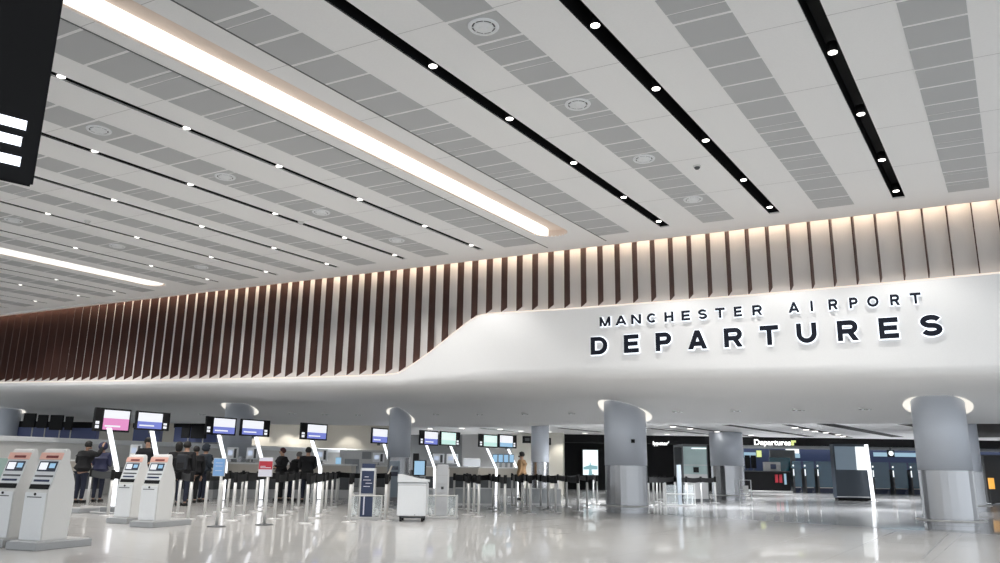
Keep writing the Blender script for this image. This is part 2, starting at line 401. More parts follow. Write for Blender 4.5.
# sign letters ---------------------------------------------------------------
def glyph(ch, off, ext):
    cu = bpy.data.curves.new('g', 'FONT'); cu.body = ch; cu.size = 1; cu.extrude = ext; cu.offset = off; cu.resolution_u = 4
    ob = bpy.data.objects.new('g', cu); COL.objects.link(ob)
    dg = bpy.context.evaluated_depsgraph_get(); dg.update()
    me = bpy.data.meshes.new_from_object(ob.evaluated_get(dg)); bpy.data.objects.remove(ob); bpy.data.curves.remove(cu)
    return me
def arcp(cx, cy, rx, ry, a0, a1, n=14): return [(cx + rx * math.cos(math.radians(a0 + (a1 - a0) * i / n)), cy + ry * math.sin(math.radians(a0 + (a1 - a0) * i / n))) for i in range(n + 1)]
def strokes(ch, W, H, w):
    """polylines (ribbons of width w) and slanted bars (x at foot, x at top, foot y, top y) that make a bold sans letter"""
    e = w / 2; h = H / 2; L = []; D = []
    V = lambda x: [(x, 0), (x, H)]
    if ch == 'I': L = [V(W / 2)]
    if ch in 'DEPRHNM': L.append(V(e))
    if ch == 'E': L += [[(0, y), (W * (1 if k != 1 else .93), y)] for k, y in enumerate((e, h, H - e))]
    if ch == 'T': L += [V(W / 2), [(0, H - e), (W, H - e)]]
    if ch == 'H': L += [V(W - e), [(0, h), (W, h)]]
    if ch in 'NM': L.append(V(W - e))
    if ch == 'N': D.append((W - e, e, 0, H))
    if ch == 'M': D += [(W / 2, e, 0, H), (W / 2, W - e, 0, H)]
    if ch == 'A': D += [(w * .55, W / 2, 0, H), (W - w * .55, W / 2, 0, H)]; L.append([(W * .2, H * .28), (W * .8, H * .28)])
    if ch == 'D': r = min(W - e - w * .6, h - e); L.append([(0, e), (W - e - r, e)] + arcp(W - e - r, h, r, h - e, -90, 90) + [(0, H - e)])
    if ch in 'PR':
        ry = H * .27 - e * .5; cy = H - e - ry; cx = W - e - ry; L.append([(0, cy - ry), (cx, cy - ry)] + arcp(cx, cy, ry, ry, -90, 90) + [(0, H - e)])
        if ch == 'R': D.append((W - w * .5, W * .55, 0, cy - ry + e * .3))
    if ch == 'U': r = W / 2 - e; L.append([(e, H), (e, r + e)] + arcp(W / 2, r + e, r, r, 180, 360) + [(W - e, H)])
    if ch == 'O': L.append(arcp(W / 2, h, W / 2 - e, h - e, 0, 360, 28))
    if ch == 'C': L.append(arcp(W / 2, h, W / 2 - e, h - e, 42, 318, 24))
    if ch == 'S':
        ry = (h - e) / 2; rx = W / 2 - e
        L.append(arcp(W / 2, H - e - ry, rx, ry, 20, 270, 18) + arcp(W / 2, e + ry, rx, ry, 90, -160, 18)[1:])
    return L, D
def letter(ch, px0, px1, z0, z1, parent, big):
    L0 = Vector(parent.location)
    a0 = float((onF(px0, 330, -.1) - P0) @ F2); a1 = float((onF(px1, 330, -.1) - P0) @ F2)
    W = abs(a0 - a1); H = z1 - z0; am = max(a0, a1); w0 = .102 if big else .05
    Ls, Ds = strokes(ch, W, H, w0)
    for nm, g, b0, b1, m in (('halo', .017 if big else .012, -.072, -.066, M_halo), ('letter', 0, -.125, -.085, M_letter)):
        mb = MB(); ww = w0 / 2 + g; T = lambda x, y, b: FP(am - x, b, z0 + y) - L0; bb = 0
        for P in Ls:
            P = [p for i_, p in enumerate(P) if i_ == 0 or math.dist(p, P[i_ - 1]) > 1e-5]
            n = len(P); closed = math.dist(P[0], P[-1]) < 1e-6; nr = []
            P = [Vector(p) for p in P]
            if not closed:
                P[0] = P[0] - (P[1] - P[0]).normalized() * g; P[-1] = P[-1] + (P[-1] - P[-2]).normalized() * g
            for i in range(n):
                d0 = (P[i] - P[i - 1]).normalized() if i else ((P[0] - P[-2]).normalized() if closed else (P[1] - P[0]).normalized())
                d1 = (P[i + 1] - P[i]).normalized() if i < n - 1 else ((P[1] - P[0]).normalized() if closed else d0)
                n0 = Vector((-d0.y, d0.x)); n1 = Vector((-d1.y, d1.x)); mm = (n0 + n1).normalized(); k_ = ww / max(.5, mm.dot(n0)); nr.append((P[i] + mm * k_, P[i] - mm * k_))
            for (p, q), (r_, t_) in zip(nr, nr[1:]):
                mb.hexa([T(v.x, v.y, b0 - bb) for v in (p, q, t_, r_)], [T(v.x, v.y, b1) for v in (p, q, t_, r_)])
            bb += .0006
        for xf, xt, yf, yt in Ds:
            hw = (w0 / 2 + g) * math.hypot(xt - xf, yt - yf) / (yt - yf) * (1.0 if ch != 'M' else .9); yf -= g; yt += g if yt > H * .9 else 0
            Q = [(xf - hw, yf), (xf + hw, yf), (xt + hw, yt), (xt - hw, yt)]
            mb.hexa([T(x, y, b0 - bb) for x, y in Q], [T(x, y, b1) for x, y in Q]); bb += .0006
        mb.build(nm, m, parent)
def q2(x): return 560 + x / 2.2727
sg = thing('wall_sign', 'large dark halo lit letters reading DEPARTURES on the white fascia', 'sign', FP(-2.8, -.1, 3.88))
for ch, x0, x1 in [('D', 70, 107), ('E', 145, 178), ('P', 217, 252), ('A', 290, 333), ('R', 372, 413), ('T', 454, 496), ('U', 537, 583), ('R', 630, 677), ('E', 725, 770), ('S', 820, 870)]:
    letter(ch, q2(x0), q2(x1), 3.885, 4.32, sg, True)
sg = thing('wall_sign', 'smaller dark letters reading MANCHESTER AIRPORT above the DEPARTURES lettering', 'sign', FP(-2.8, -.1, 4.57))
for ch, x0, x1 in [('M', 91, 115), ('A', 127, 152), ('N', 163, 185), ('C', 199, 221), ('H', 239, 259), ('E', 278, 297), ('S', 316, 336), ('T', 355, 377), ('E', 398, 416), ('R', 440, 462), ('A', 523, 548), ('I', 570, 583), ('R', 615, 636), ('P', 663, 683), ('O', 704, 731), ('R', 757, 779), ('T', 803, 829)]:
    letter(ch, q2(x0), q2(x1), 4.572, 4.80, sg, False)

# ceiling fittings -------------------------------------------------------------
def downlight(label, group):
    t = thing('downlight', label, 'light', (0, 0, 0), 0, group)
    MB().lathe([(.062, .02), (.066, .02), (.066, .16), (.02, .17)], 16).build('housing', M_black, t)
    MB().lathe([(.058, .012), (.06, .024)], 16).build('lens', M_lamp, t)
    return t
ORD = ['closest to', 'second from', 'third from', 'fourth from', 'fifth from', 'sixth from', 'seventh from', 'eighth from', 'ninth from', 'tenth from']
first = None
slotnames = {-6.15: 'rightmost', -3.74: 'second from right', -1.33: 'third from right', 3.53: 'fourth from right', 5.88: 'fifth from right', 8.18: 'sixth from right', 10.44: 'seventh from right', 12.82: 'eighth from right', 17.1: 'ninth from right', 18.93: 'tenth from right', 21.3: 'eleventh from right'}
for a, h_ in SL:
    if a not in slotnames: continue
    lab = 'round white downlight in the %s black ceiling slot' % slotnames[a]; gr = 'downlights in the %s ceiling slot' % slotnames[a]
    for k in range(7 if a < 0 else 9):
        b = (-1.35, -3.25, -5.45, -7.65, -9.65, -11.75, -13.85, -15.9, -18)[k]; p = CP(a, b, .0)
        lc = Rw.T @ (np.array(p) - EYE); X = 500 + FPX * lc[0] / lc[2]; Y = 281.5 - FPX * lc[1] / lc[2]
        if lc[2] < 1 or X < -5 or Y < -5 or X > 1005: continue
        lab = 'round downlight in the %s black ceiling slot, %s the fin wall' % (slotnames[a], ORD[k])
        if first is None:
            first = downlight(lab, gr); first.location = p
        else: dup(first, p, 0, lab, gr)
        lo = bpy.data.lights.new('spot_lamp', 'SPOT'); lo.energy = 210; lo.spot_size = 1.9; lo.spot_blend = .6; lo.shadow_soft_size = .05; lo.color = (1, .97, .93)
        ob = bpy.data.objects.new('spot_lamp', lo); COL.objects.link(ob); ob.location = p + Vector((0, 0, -.02))
def vent(label, group):
    t = thing('ceiling_vent', label, 'vent', (0, 0, 0), 0, group)
    mb = MB(); mb.lathe([(.15, -.012), (.16, -.022), (.19, -.022), (.2, -.006), (.2, -.0005), (.15, -.0005)], 28); mb.build('rim', M_white, t)
    mb = MB(); mb.lathe([(.10, -.028), (.105, -.03), (.13, -.018), (.13, -.012), (.1, -.012)], 24); mb.lathe([(.0005, -.04), (.035, -.04), (.06, -.028), (.06, -.02), (.0005, -.02)], 24)
    for j in range(8):
        mb.box(-.006, .006, .03, .15, -.022, -.012, rz=j * math.pi / 4)
    mb.build('blades', M_white, t)
    MB().lathe([(.0005, -.013), (.155, -.013), (.155, -.009), (.0005, -.009)], 24).build('backing', M_dkgrey, t)
    return t
fv = None
for a, lab, nb in ((-2.54, 'round vent in the third grey band from right', 5), (4.84, 'round vent in the grey band left of fourth slot', 5), (11.6, 'small round vent in the far left grey band', 4)):
    for k in range(nb):
        b = -2.6 - 2.56 * k; p = CP(a, b, -.004)
        lc = Rw.T @ (np.array(p) - EYE); X = 500 + FPX * lc[0] / lc[2]; Y = 281.5 - FPX * lc[1] / lc[2]
        if X < -5 or Y < -5: continue
        lb2 = lab + ', ' + ORD[k] + ' the wall'
        if fv is None: fv = vent(lb2, 'air vents ' + lab.split('vent ')[1]); fv.location = p
        else: dup(fv, p, 0, lb2, 'air vents ' + lab.split('vent ')[1])
for (px, py, lab) in ((697, 166, 'small dark dome camera on the white ceiling panel right of the vents'), (301, 222, 'small dome detector on the ceiling far left of the cove light'), (87.5, 221, 'tiny dome detector at the left side of the ceiling')):
    r = ray(px, py); tt = ((P0 - EYE) @ nC) / (r @ nC); p = Vector(EYE + r * tt)
    t = thing('dome_camera', lab, 'camera', p)
    MB().lathe([(.07, -.02), (.075, -.0), (.0005, 0)][::-1] + [(.06, -.025)], 20).build('mount', M_white2, t)
    MB().lathe([(.055, -.02), (.05, -.045), (.03, -.065), (.0005, -.07)], 20).build('dome', M_dkgrey if px == 697 else M_white2, t)

# columns ----------------------------------------------------------------------
def column(px, by, width_px, label, joint_y, ring=True, rail=True, ztop=None, jz=None, Yd=None):
    b = atZ(px, by) if Yd is None else atY(px, by, Yd)
    d = np.linalg.norm(b[:2]); R = width_px / 2 / FPX * b[1] * math.cos(math.atan2(abs(b[0]), b[1])) ** 1.0
    dirv = b[:2] / d; c = b[:2] + dirv * R
    zt = ztop or 4.6
    t = thing('round_column', label, 'column', (c[0], c[1], 0))
    jz_ = jz or 1.15
    n = 40
    mb = MB().lathe([(R - .02, 0), (R - .02, .09), (R - .003, .095), (R - .003, jz_ - .004)], 22)
    for f in mb.bm.faces: f.smooth = False
    mb.build('steel_cladding', M_steel, t)
    if ztop is None:
        mb = MB(); lo = []; hi = []
        for j in range(n):
            an = 2 * math.pi * j / n; x = R * math.cos(an); y = R * math.sin(an)
            lo.append(mb.bm.verts.new((x, y, jz_))); hi.append(mb.bm.verts.new((x, y, zsoff(c[0] + x, c[1] + y, 3.) + .22)))
        for j in range(n):
            f = mb.bm.faces.new((lo[j], lo[(j + 1) % n], hi[(j + 1) % n], hi[j])); f.smooth = True
        mb.bm.faces.new(lo[::-1]); mb.bm.faces.new(hi); mb.build('painted_shaft', M_clad, t)
    else: MB().lathe([(R, jz_), (R, zt)], n).build('painted_shaft', M_clad, t)
    MB().lathe([(R - .012, jz_ - .01), (R - .012, jz_ + .006)], n).build('shadow_joint', M_dkgrey, t)
    if rail:
        mb = MB(); pts = [((R + .14) * math.cos(2 * math.pi * j / 32), (R + .14) * math.sin(2 * math.pi * j / 32), .19) for j in range(33)]
        mb.tube(pts, .022, 8, cap=False)
        for j in range(8):
            an = 2 * math.pi * j / 8 + .2; mb.tube([((R - .01) * math.cos(an), (R - .01) * math.sin(an), .19), ((R + .14) * math.cos(an), (R + .14) * math.sin(an), .19)], .014, 6)
        mb.build('bumper_rail', M_steel2, t)
    if ring:
        cr = c + np.array(dirv) * R * .34; lg = MB(); inn = []; out = []
        for j in range(n):
            an = 2 * math.pi * j / n; x = math.cos(an); y = math.sin(an)
            xi, yi = c[0] + x * (R + .004), c[1] + y * (R + .004); xo, yo = cr[0] + x * R * 1.30, cr[1] + y * R * 1.30
            inn.append(lg.bm.verts.new((xi - c[0], yi - c[1], zsoff(xi, yi) - .012))); out.append(lg.bm.verts.new((xo - c[0], yo - c[1], zsoff(xo, yo) - .012)))
        for j in range(n): lg.bm.faces.new((inn[j], out[j], out[(j + 1) % n], inn[(j + 1) % n]))
        lg.build('light_ring', M_ringlight, t)
    return t, c, R
M_ringlight = lit('column_halo', (1, .95, .86), 1.15)
column(952, 530.5, 56, 'large round grey column at the right, steel clad below with a bumper rail', 470, jz=1.26)
c_mid, cc, cR = column(627, 513.5, 42.5, 'round grey column beside the queue barriers with a small black box', 464, jz=1.30)
mb = MB(); d = cc / np.linalg.norm(cc); an = math.atan2(-d[1], -d[0]) + .35
MB().box(cR - .01, cR + .03, -.05, .05, 1.92, 2.02, rz=an).build('black_sensor', M_black, c_mid)
column(397, 498, 22.4, 'round grey column rising behind the white service cart', 457, Yd=31.5, rail=False, jz=1.55)
column(232, 497, 29.5, 'round grey column behind the check-in screens, left of the uniformed attendant', 457, Yd=32.5, rail=False, jz=1.5)
column(-5, 500, 26, 'round grey column cut by the left edge above the counter ledge', 457, Yd=37.5, rail=False, jz=1.5)
IZ = 2.92; IZL = 3.6
column(729, 500, 33.5, 'round grey column below the inner ceiling beside the black wall', 465, ring=False, ztop=IZ - .02, jz=1.45)
column(540, 500, 17.6, 'slim round grey column behind the man in the tan coat', 461, ring=False, ztop=IZ - .02, jz=1.45, rail=False)
column(975, 500, 22, 'grey column half hidden behind the large right column', 470, ring=False, ztop=IZ - .02, jz=1.3, Yd=27, rail=True)

# soffit downlights (small twin fittings)
SD = [(118, 415), (253, 413), (292.5, 413.5), (325.7, 414.5), (359, 415), (437, 414.5), (480.8, 414.5), (526, 414), (573, 413.5), (678, 411.5), (736.5, 410.7), (798.5, 410), (865, 409), (203, 414.5)]
fs = None
SD.sort()
for ks, (px, py) in enumerate(SD):
    r = ray(px, py); h_ = BV.ray_cast(Vector(EYE), Vector(r).normalized())
    if not h_[0]: continue
    if fs is None:
        fs = thing('soffit_downlight', 'small twin downlight set flush in the curved white soffit', 'light', h_[0], 0, 'twin downlights along the soffit')
        MB().box(-.16, .16, -.07, .07, -.012, .05, bev=.01).build('frame', M_white2, fs)
        MB().box(-.14, -.02, -.055, .055, -.018, -.011).box(.02, .14, -.055, .055, -.018, -.011).build('lamp_recess', M_dkgrey, fs)
        MB().lathe([(.03, -.022), (.03, -.016)], 12, c=(-.06, 0)).lathe([(.03, -.022), (.03, -.016)], 12, c=(.1, 0)).build('lens', M_gl_w, fs)
    else: dup(fs, h_[0], 0, 'x')
    sx_ = [o for o in COL.objects if o.name.startswith('soffit_downlight')][-1]; sx_['label'] = 'small twin downlight set flush in the white soffit, number %s counted from the left' % ['one', 'two', 'three', 'four', 'five', 'six', 'seven', 'eight', 'nine', 'ten', 'eleven', 'twelve', 'thirteen', 'fourteen'][ks]

# ================================================================== INNER HALL
m_ = MB()
poly = []
near = [onF(px, lerp(YE, px), lerp(BE, px)) + FN * .1 for px in (-160, 0, 200, 400, 627, 940, 1170, 1176)] + [np.array([75., 20., 0])]
far = [(-60, 60), (60, 60)]
pts_n = [(p[0], p[1]) for p in near]
xs_ = float(near[3][0]); ysx = xs_ / -.13
for (x0, y0), (x1, y1) in zip(pts_n, pts_n[1:]):
    Z = IZL if x1 <= xs_ + 1e-6 else IZ; k0 = x0 * 58 / max(y0, 1) if Z == IZL or abs(x0 - xs_) < 1e-6 else x0; k1 = x1 * 58 / max(y1, 1) if Z == IZL else x1
    m_.hexa([(x0, y0, Z), (x1, y1, Z), (k1, 58, Z), (k0, 58, Z)], [(x0, y0, Z + .05), (x1, y1, Z + .05), (k1, 58, Z + .05), (k0, 58, Z + .05)])
    if abs(x1 - xs_) < 1e-6: m_.hexa([(x1, y1, IZ), (x1 + .1, y1, IZ), (k1 + .1, 58, IZ), (k1, 58, IZ)], [(x1, y1, IZL + .05), (x1 + .1, y1, IZL + .05), (k1 + .1, 58, IZL + .05), (k1, 58, IZL + .05)])
o = m_.build('ceiling_inner', M_ceil); struct(o)
def in_line(px0, py0, px1, py1, wid, m=M_black):
    p = atZ(px0, py0, IZ); q = atZ(px1, py1, IZ); d = (q - p) / np.linalg.norm(q - p); n_ = np.array([-d[1], d[0], 0]) * wid / 2
    mb = MB(); P = [p - n_, p + n_, q + n_, q - n_]
    mb.hexa([(v[0], v[1], IZ - .006) for v in P], [(v[0], v[1], IZ + .002) for v in P]); trim(mb, m)
for L_ in [(726, 424.7, 810, 436.5, .38), (646, 428, 712, 434.5, .3), (672, 425, 757, 437, .25), (786, 424.5, 850, 437.5, .3), (824, 423.5, 898, 437, .55), (905, 424, 935, 429, .5), (560, 428, 600, 432, .25), (480, 428, 560, 437, .14), (968, 424, 1010, 437, 2.6)]:
    in_line(*L_)
fi = None
for px, py in [(673, 426.5), (690, 428.5), (717, 431.5), (730, 432.5), (751, 435), (667, 434), (683, 436.5), (694, 437.5), (795, 427.5), (806, 429.5), (815, 431), (826, 432.5), (838, 434.5), (843, 436), (585, 433), (574, 436), (590, 437.5), (521, 431), (537, 433), (549, 431.5), (430, 428.5), (462, 428), (500, 429), (605, 438), (287, 427.5), (275, 429.5), (341, 426.5), (352, 429)]:
    if fi is None:
        fi = thing('recessed_lamp', 'small bright recessed lamp in the inner ceiling beyond the soffit', 'light', atZ(px, py, IZ - .004), 0, 'recessed lamps in the inner ceiling')
        MB().lathe([(.13, -.012), (.15, 0), (.0005, 0)][::-1], 14).build('rim', M_white2, fi); MB().lathe([(.115, -.018), (.12, -.008)], 14).build('lens', M_lamp, fi)
    else: dup(fi, atZ(px, py + (2 if px < 400 else 0), (IZL if px < 395 else IZ) - .004), 0, fi['label'])
# light of the inner hall (rows of ceiling lamps)
for (x, y, e) in [(-8, 41, 110), (-1, 38, 90), (-14, 42, 90), (4, 31, 100), (8, 27, 90), (13, 27, 80), (12, 38, 110), (19, 38, 110), (25, 42, 110), (8, 44, 60), (17, 46, 90), (-15, 36, 80)]:
    lo = bpy.data.lights.new('hall_lamp', 'SPOT'); lo.energy = e * (14.0 if x < 3 else 17.0); lo.spot_size = 2.7; lo.spot_blend = .5; lo.shadow_soft_size = .5; lo.color = (.95, .97, 1)
    ob = bpy.data.objects.new('hall_lamp', lo); COL.objects.link(ob); ob.location = (x, y, (IZ if x > -5 else IZL) - .05)

def wallbox(px0, px1, Y0, Y1, z0, z1, name, m, th=.12):
    a = atY(px0, 450, Y0); b = atY(px1, 450, Y1); d = np.array([b[0] - a[0], b[1] - a[1]]); d /= np.linalg.norm(d); n_ = np.array([-d[1], d[0]])
    if n_[1] < 0: n_ = -n_
    A = [a[:2], b[:2], b[:2] + n_ * th, a[:2] + n_ * th]
    mb = MB(); mb.hexa([(p[0], p[1], z0) for p in A], [(p[0], p[1], z1) for p in A])
    o = mb.build(name, m); o['kind'] = 'structure'; return o
wallbox(-260, 398, 46, 47, 0, 3.75, 'wall_back_left', M_wallbeige)
wallbox(398, 462, 44, 42, 0, 3.75, 'wall_back_check_in', M_grey)
wallbox(462, 512, 42, 41, 0, 3.3, 'wall_back_grey', M_ltgrey)
wallbox(512, 563, 40.5, 38.5, 0, 3.3, 'wall_back_cream', M_cream)
HD = 51.
# black shop wall and long dark header
wallbox(561, 743.5, HD, HD, 0, 3.3, 'wall_black', M_blackwall)
HH = 40.
wallbox(562, 1200, HH, HH, 2.52, 2.96, 'wall_header', M_blackwall, .4)
wallbox(744, 1250, HD + 9, HD + 9, 0, 4, 'wall_far', M_navy)

# low white counter ledge wall on the left ------------------------------------
L0 = atZ(-60, 433, 2.05); L1 = atZ(392, 451, 2.05)
d = (L1 - L0)[:2]; d /= np.linalg.norm(d); n_ = np.array([-d[1], d[0]])
t = thing('counter_wall', 'long low white back wall with a rounded ledge behind the check-in desks', 'counter', (L0[0], L0[1], 0), math.atan2(d[1], d[0]))
LL = float(np.linalg.norm((L1 - L0)[:2]))
MB().box(0, LL, .12, .3, 0, 1.9).build('panel', M_white2, t)
MB().box(0, LL, 0, .5, 1.86, 2.05, bev=.03).build('ledge', M_white, t)
MB().box(LL * .0, LL, .1, .13, .95, 1.0).build('shadow_groove', M_ltgrey, t)

def along(px, py, z, off=0.):                         # a spot beyond the ledge wall
    p = atZ(px, py, z); return p
# blue band, black band and dark flight screens behind the ledge
def facing_box(px0, px1, py0, py1, Y, th, name, m, parent=None, rz=None, L=None):
    a = atY(px0, (py0 + py1) / 2, Y); b = atY(px1, (py0 + py1) / 2, Y); cx = (px0 + px1) / 2
    z1 = atY(cx, py0, Y)[2]; z0 = atY(cx, py1, Y)[2]
    L = L if L is not None else Vector((0, 0, 0))
    mb = MB(); mb.box(a[0] - L[0], b[0] - L[0], Y - L[1], Y + th - L[1], z0 - L[2], z1 - L[2]); return mb.build(name, m, parent)
for px0, px1, lab in ((8, 96, 'blue and black bag drop fascia above the ledge at far left'), (133, 160, 'blue bag drop fascia seen between the pink and blue screens'), (174, 217, 'blue and black bag drop fascia left of the lit column')):
    Y = 38.; L = Vector((atY((px0 + px1) / 2, 440, Y)[0], Y, 0))
    t = thing('bag_drop_fascia', lab, 'counter', L)
    facing_box(px0, px1, 427.5, 442, Y, .3, 'blue_panel', M_blueband, t, L=L)
    facing_box(px0, px1, 421.5, 428, Y + .02, .3, 'black_panel', M_black, t, L=L)
    z = atY((px0 + px1) / 2, 442, Y)[2]; w_ = (atY(px1, 440, Y)[0] - atY(px0, 440, Y)[0]) / 2
    MB().box(-w_, w_, .02, .6, 0, z + .02).build('cabinet', M_grey, t)
k = 0
for px0, px1, y0, y1 in ((25, 36.5, 413.3, 427.5), (39, 48.5, 414.8, 428), (51.5, 64, 415, 430), (66.5, 73.5, 416.5, 430), (182.5, 190.5, 426, 438), (192, 207, 426.5, 438.5)):
    Y = 37.; c_ = atY((px0 + px1) / 2, y0, Y); L = Vector((c_[0], Y, 0)); names = ['leftmost', 'second from left', 'third from left', 'fourth from left', 'fifth, left of the lit column', 'sixth, touching the lit column']
    t = thing('overhead_screen', 'dark switched off overhead screen above the blue fascia, ' + names[k], 'screen', L)
    z1 = c_[2]; z0 = atY((px0 + px1) / 2, y1, Y)[2]; wd = (px1 - px0) / 2 * Y / 760
    MB().box(-wd, wd, -.05, .05, z0, z1, bev=.015).build('panel', M_black, t)
    MB().tube([(wd * .5, .08, 2.0), (wd * .5, .08, z0 + .1)], .03, 8).build('post', M_ltgrey, t)
    MB().box(-.12, .12 , .02, .3, 0, 2.0).build('post_base', M_grey, t); k += 1
# grey cashier door and notices on the wall right of centre-left
Yw = 41.5
def flat(name, lab, cat, px0, px1, py0, py1, Y, th, m, parts=()):
    L = Vector((atY((px0 + px1) / 2, py1, Y)[0], Y, atY((px0 + px1) / 2, py1, Y)[2]))
    t = thing(name, lab, cat, L); facing_box(px0, px1, py0, py1, Y, th, 'panel', m, t, L=L)
    for nm, a, b, c, d_, mm in parts: facing_box(a, b, c, d_, Y - .03, .03, nm, mm, t, L=L)
    return t
# ------------------------------------------------------------------ gates area
L = Vector((atY(860, 480, HD)[0], HD, 0))
gi = 0
for px0, px1 in ((791.5, 803), (803, 816), (816, 838), (871, 891), (891, 909), (909, 930), (972, 1001)):
    t = thing('glass_gate', ['blue glass security gate left of the dark display totem, first', 'blue glass security gate left of the dark display totem, second', 'blue glass security gate touching the dark display totem', 'blue glass security gate just right of the leaning light pole', 'blue glass security gate below the round white symbol sign', 'blue glass security gate left of the large right column', 'blue glass security gate at the right edge of the picture'][gi], 'gate', (atY((px0 + px1) / 2, 480, HD)[0], HD, 0)); gi += 1
    wd = (px1 - px0) / 2 * HD / 760; 
    MB().box(-wd + .1, wd - .1, -.02, .02, .35, 1.95).build('glass_leaf', M_bluegl, t)
    MB().box(-wd + .04, -wd + .16, -.25, .25, 0, 1.5, bev=.02).build('gate_post', M_dkgrey, t)
    MB().box(-wd + .07, -wd + .13, -.27, -.24, 1.05, 1.45).box(-wd + .06, -wd + .14, -.27, -.24, 1.62, 1.72).build('gate_light', M_gl_w, t)
    MB().box(-wd + .2, wd - .2, -.03, .0, .3, .36).build('kick_bar', M_ltgrey, t)
    MB().box(-wd + .1, wd - .1, .5, .6, 0, 1.2).build('rear_barrier', M_navy, t)
for px0, px1, y0, y1, m, lab in ((786, 799, 447, 452.5, M_gl_w, 'bright window strip above the gates, left one'), (874, 930, 452, 456, M_gl_c, 'pale lit ceiling strip seen above the right gates'), (743, 756, 451.5, 456.5, M_gl_c, 'pale blue lit strip above the information desk'), (786, 800, 452.8, 457, M_gl_c, 'pale blue strip below the bright window above the gates')):
    WN = globals().get('WN', 0) + 1
    wo = facing_box(px0, px1, y0 + .8, y1 + .8, HD + 8.9, .1, 'window_%d' % WN, m); struct(wo)
flat('partition', 'grey brown partition panel behind the information desk', 'wall panel', 771, 796, 450, 488, HD + 2, .15, M_grey)
flat('glass_screen', 'teal glass screen standing behind the information desk', 'screen', 770, 791, 457.5, 487, HD + .3, .05, M_teal)
struct(facing_box(757, 761.5, 450.5, 457, HD + 8.8, .1, 'window_5', M_yel))
flat('symbol_sign', 'black square sign with round white symbol above the gates', 'sign', 887.5, 894.5, 450, 457, HD - 1.2, .06, M_black)
p = atY(891, 453.4, HD - 1.28)
mb = MB(); mb.lathe([(.15, 0), (.15, .02)], 20); o = mb.build('round_symbol', M_gl_w, SC.objects[-1] if False else None)
o.rotation_euler = (math.pi / 2, 0, 0)
par = [x for x in COL.objects if x.name.startswith('symbol_sign')][0]
o.parent = par; o.location = Vector(p) - par.location
MB().box(-.02, .02, .0, .04, .3, IZ - par.location.z + .01).build('hanger', M_black, par)
# information desk -------------------------------------------------------------
p = atZ(768, 492.5); Yd = p[1]
t = thing('information_desk', 'dark curved information desk with small red posters under the Departures sign', 'desk', (p[0], Yd, 0))
s = Yd / 760
MB().prism([(0, .12), (-.05, 1.25), (.9, 1.25), (.9, .12)], -22 * s, 22 * s, bev=.05).build('body', M_blackwall, t)
MB().box(-23 * s, 23 * s, -.1, 1.0, 0, .12, bev=.03).build('kick_plinth', M_steel2, t)
MB().box(-23 * s, 23 * s, -.15, 1.0, 1.25, 1.31, bev=.02).build('worktop', M_dkgrey, t)
for dx in (8.5, 12.5): MB().box((dx - 1.4) * s, (dx + 1.4) * s, -.09, -.06, .6, 1.1).build('poster', M_red, t)['label'] = 'small red poster'
MB().box(15.8 * s, 17.8 * s, -.09, -.06, .5, 1.15).build('poster', M_gl_c, t)['label'] = 'pale blue poster'
for x, lab in ((748, 'dark slanted monitor at the left end of the information desk'), (754, 'second dark slanted monitor on the information desk')):
    q = atY(x, 470, Yd + .4); tt = thing('desk_monitor', lab, 'monitor', (q[0], Yd + .4, 1.31))
    MB().box(-.17, .17, -.03, .03, .15, .95, bev=.02).build('display', M_black, tt); MB().box(-.1, .1, -.12, .12, 0, .02).box(-.03, .03, .0, .03, .02, .3).build('stand', M_dkgrey, tt)
q = atY(772, 470, Yd + .5); tt = thing('desk_cabinet', 'small grey glass cabinet on the information desk', 'cabinet', (q[0], Yd + .5, 1.31))
MB().box(-.5, .5, -.2, .2, 0, .55, bev=.02).build('body', M_ltgrey, tt); MB().box(-.15, .2, -.23, -.2, .12, .42).build('label_panel', M_navy, tt)
# header signs -----------------------------------------------------------------
def text_mesh(txt, px0, px1, py0, py1, Y, name, m, parent, L):
    me = glyph(txt, .02, .01); xs = [v.co.x for v in me.vertices]; ys = [v.co.y for v in me.vertices]
    A = atY(px0, py1, Y); B_ = atY(px1, py0, Y); sx = (B_[0] - A[0]) / (max(xs) - min(xs)); sy = (B_[2] - A[2]) / (max(ys) - min(ys))
    for v in me.vertices: v.co = (A[0] + (v.co.x - min(xs)) * sx - L[0], Y - v.co.z - L[1], A[2] + (v.co.y - min(ys)) * sy - L[2])
    me.materials.clear(); me.materials.append(m); o = bpy.data.objects.new(name, me); COL.objects.link(o); o.parent = parent; return o
L = Vector(atY(775, 443, HH - .06)); t = thing('header_sign', 'white illuminated Departures sign with a yellow symbol on the dark header', 'sign', L)
M_txt = lit('sign_text', (1, 1, 1), 2.2)
text_mesh('Departures', 754.5, 790.5, 439.8, 446.8, HH - .03, 'lettering', M_txt, t, L)
a = atY(791.5, 445.5, HH - .03); b = atY(795.8, 440.5, HH - .03); 
mb = MB(); w_ = b[0] - a[0]; hh = b[2] - a[2]
mb.prism([(0, 0), (0.02, 0), (.02, hh), (0, hh)], 0, w_ * .55); mb.prism([(0, hh * .6), (.02, hh * .6), (.02, hh), (0, hh)], w_ * .4, w_)
mb.build('symbol', M_yel, t, loc=Vector(a) - L)
L = Vector(atY(661, 443, HH - .05)); t = thing('shop_sign', 'white illuminated shop lettering on the black wall right of the pillar', 'sign', L)
text_mesh('lypster\'', 653, 669, 441.3, 446.2, HH - .03, 'lettering', M_txt, t, L)
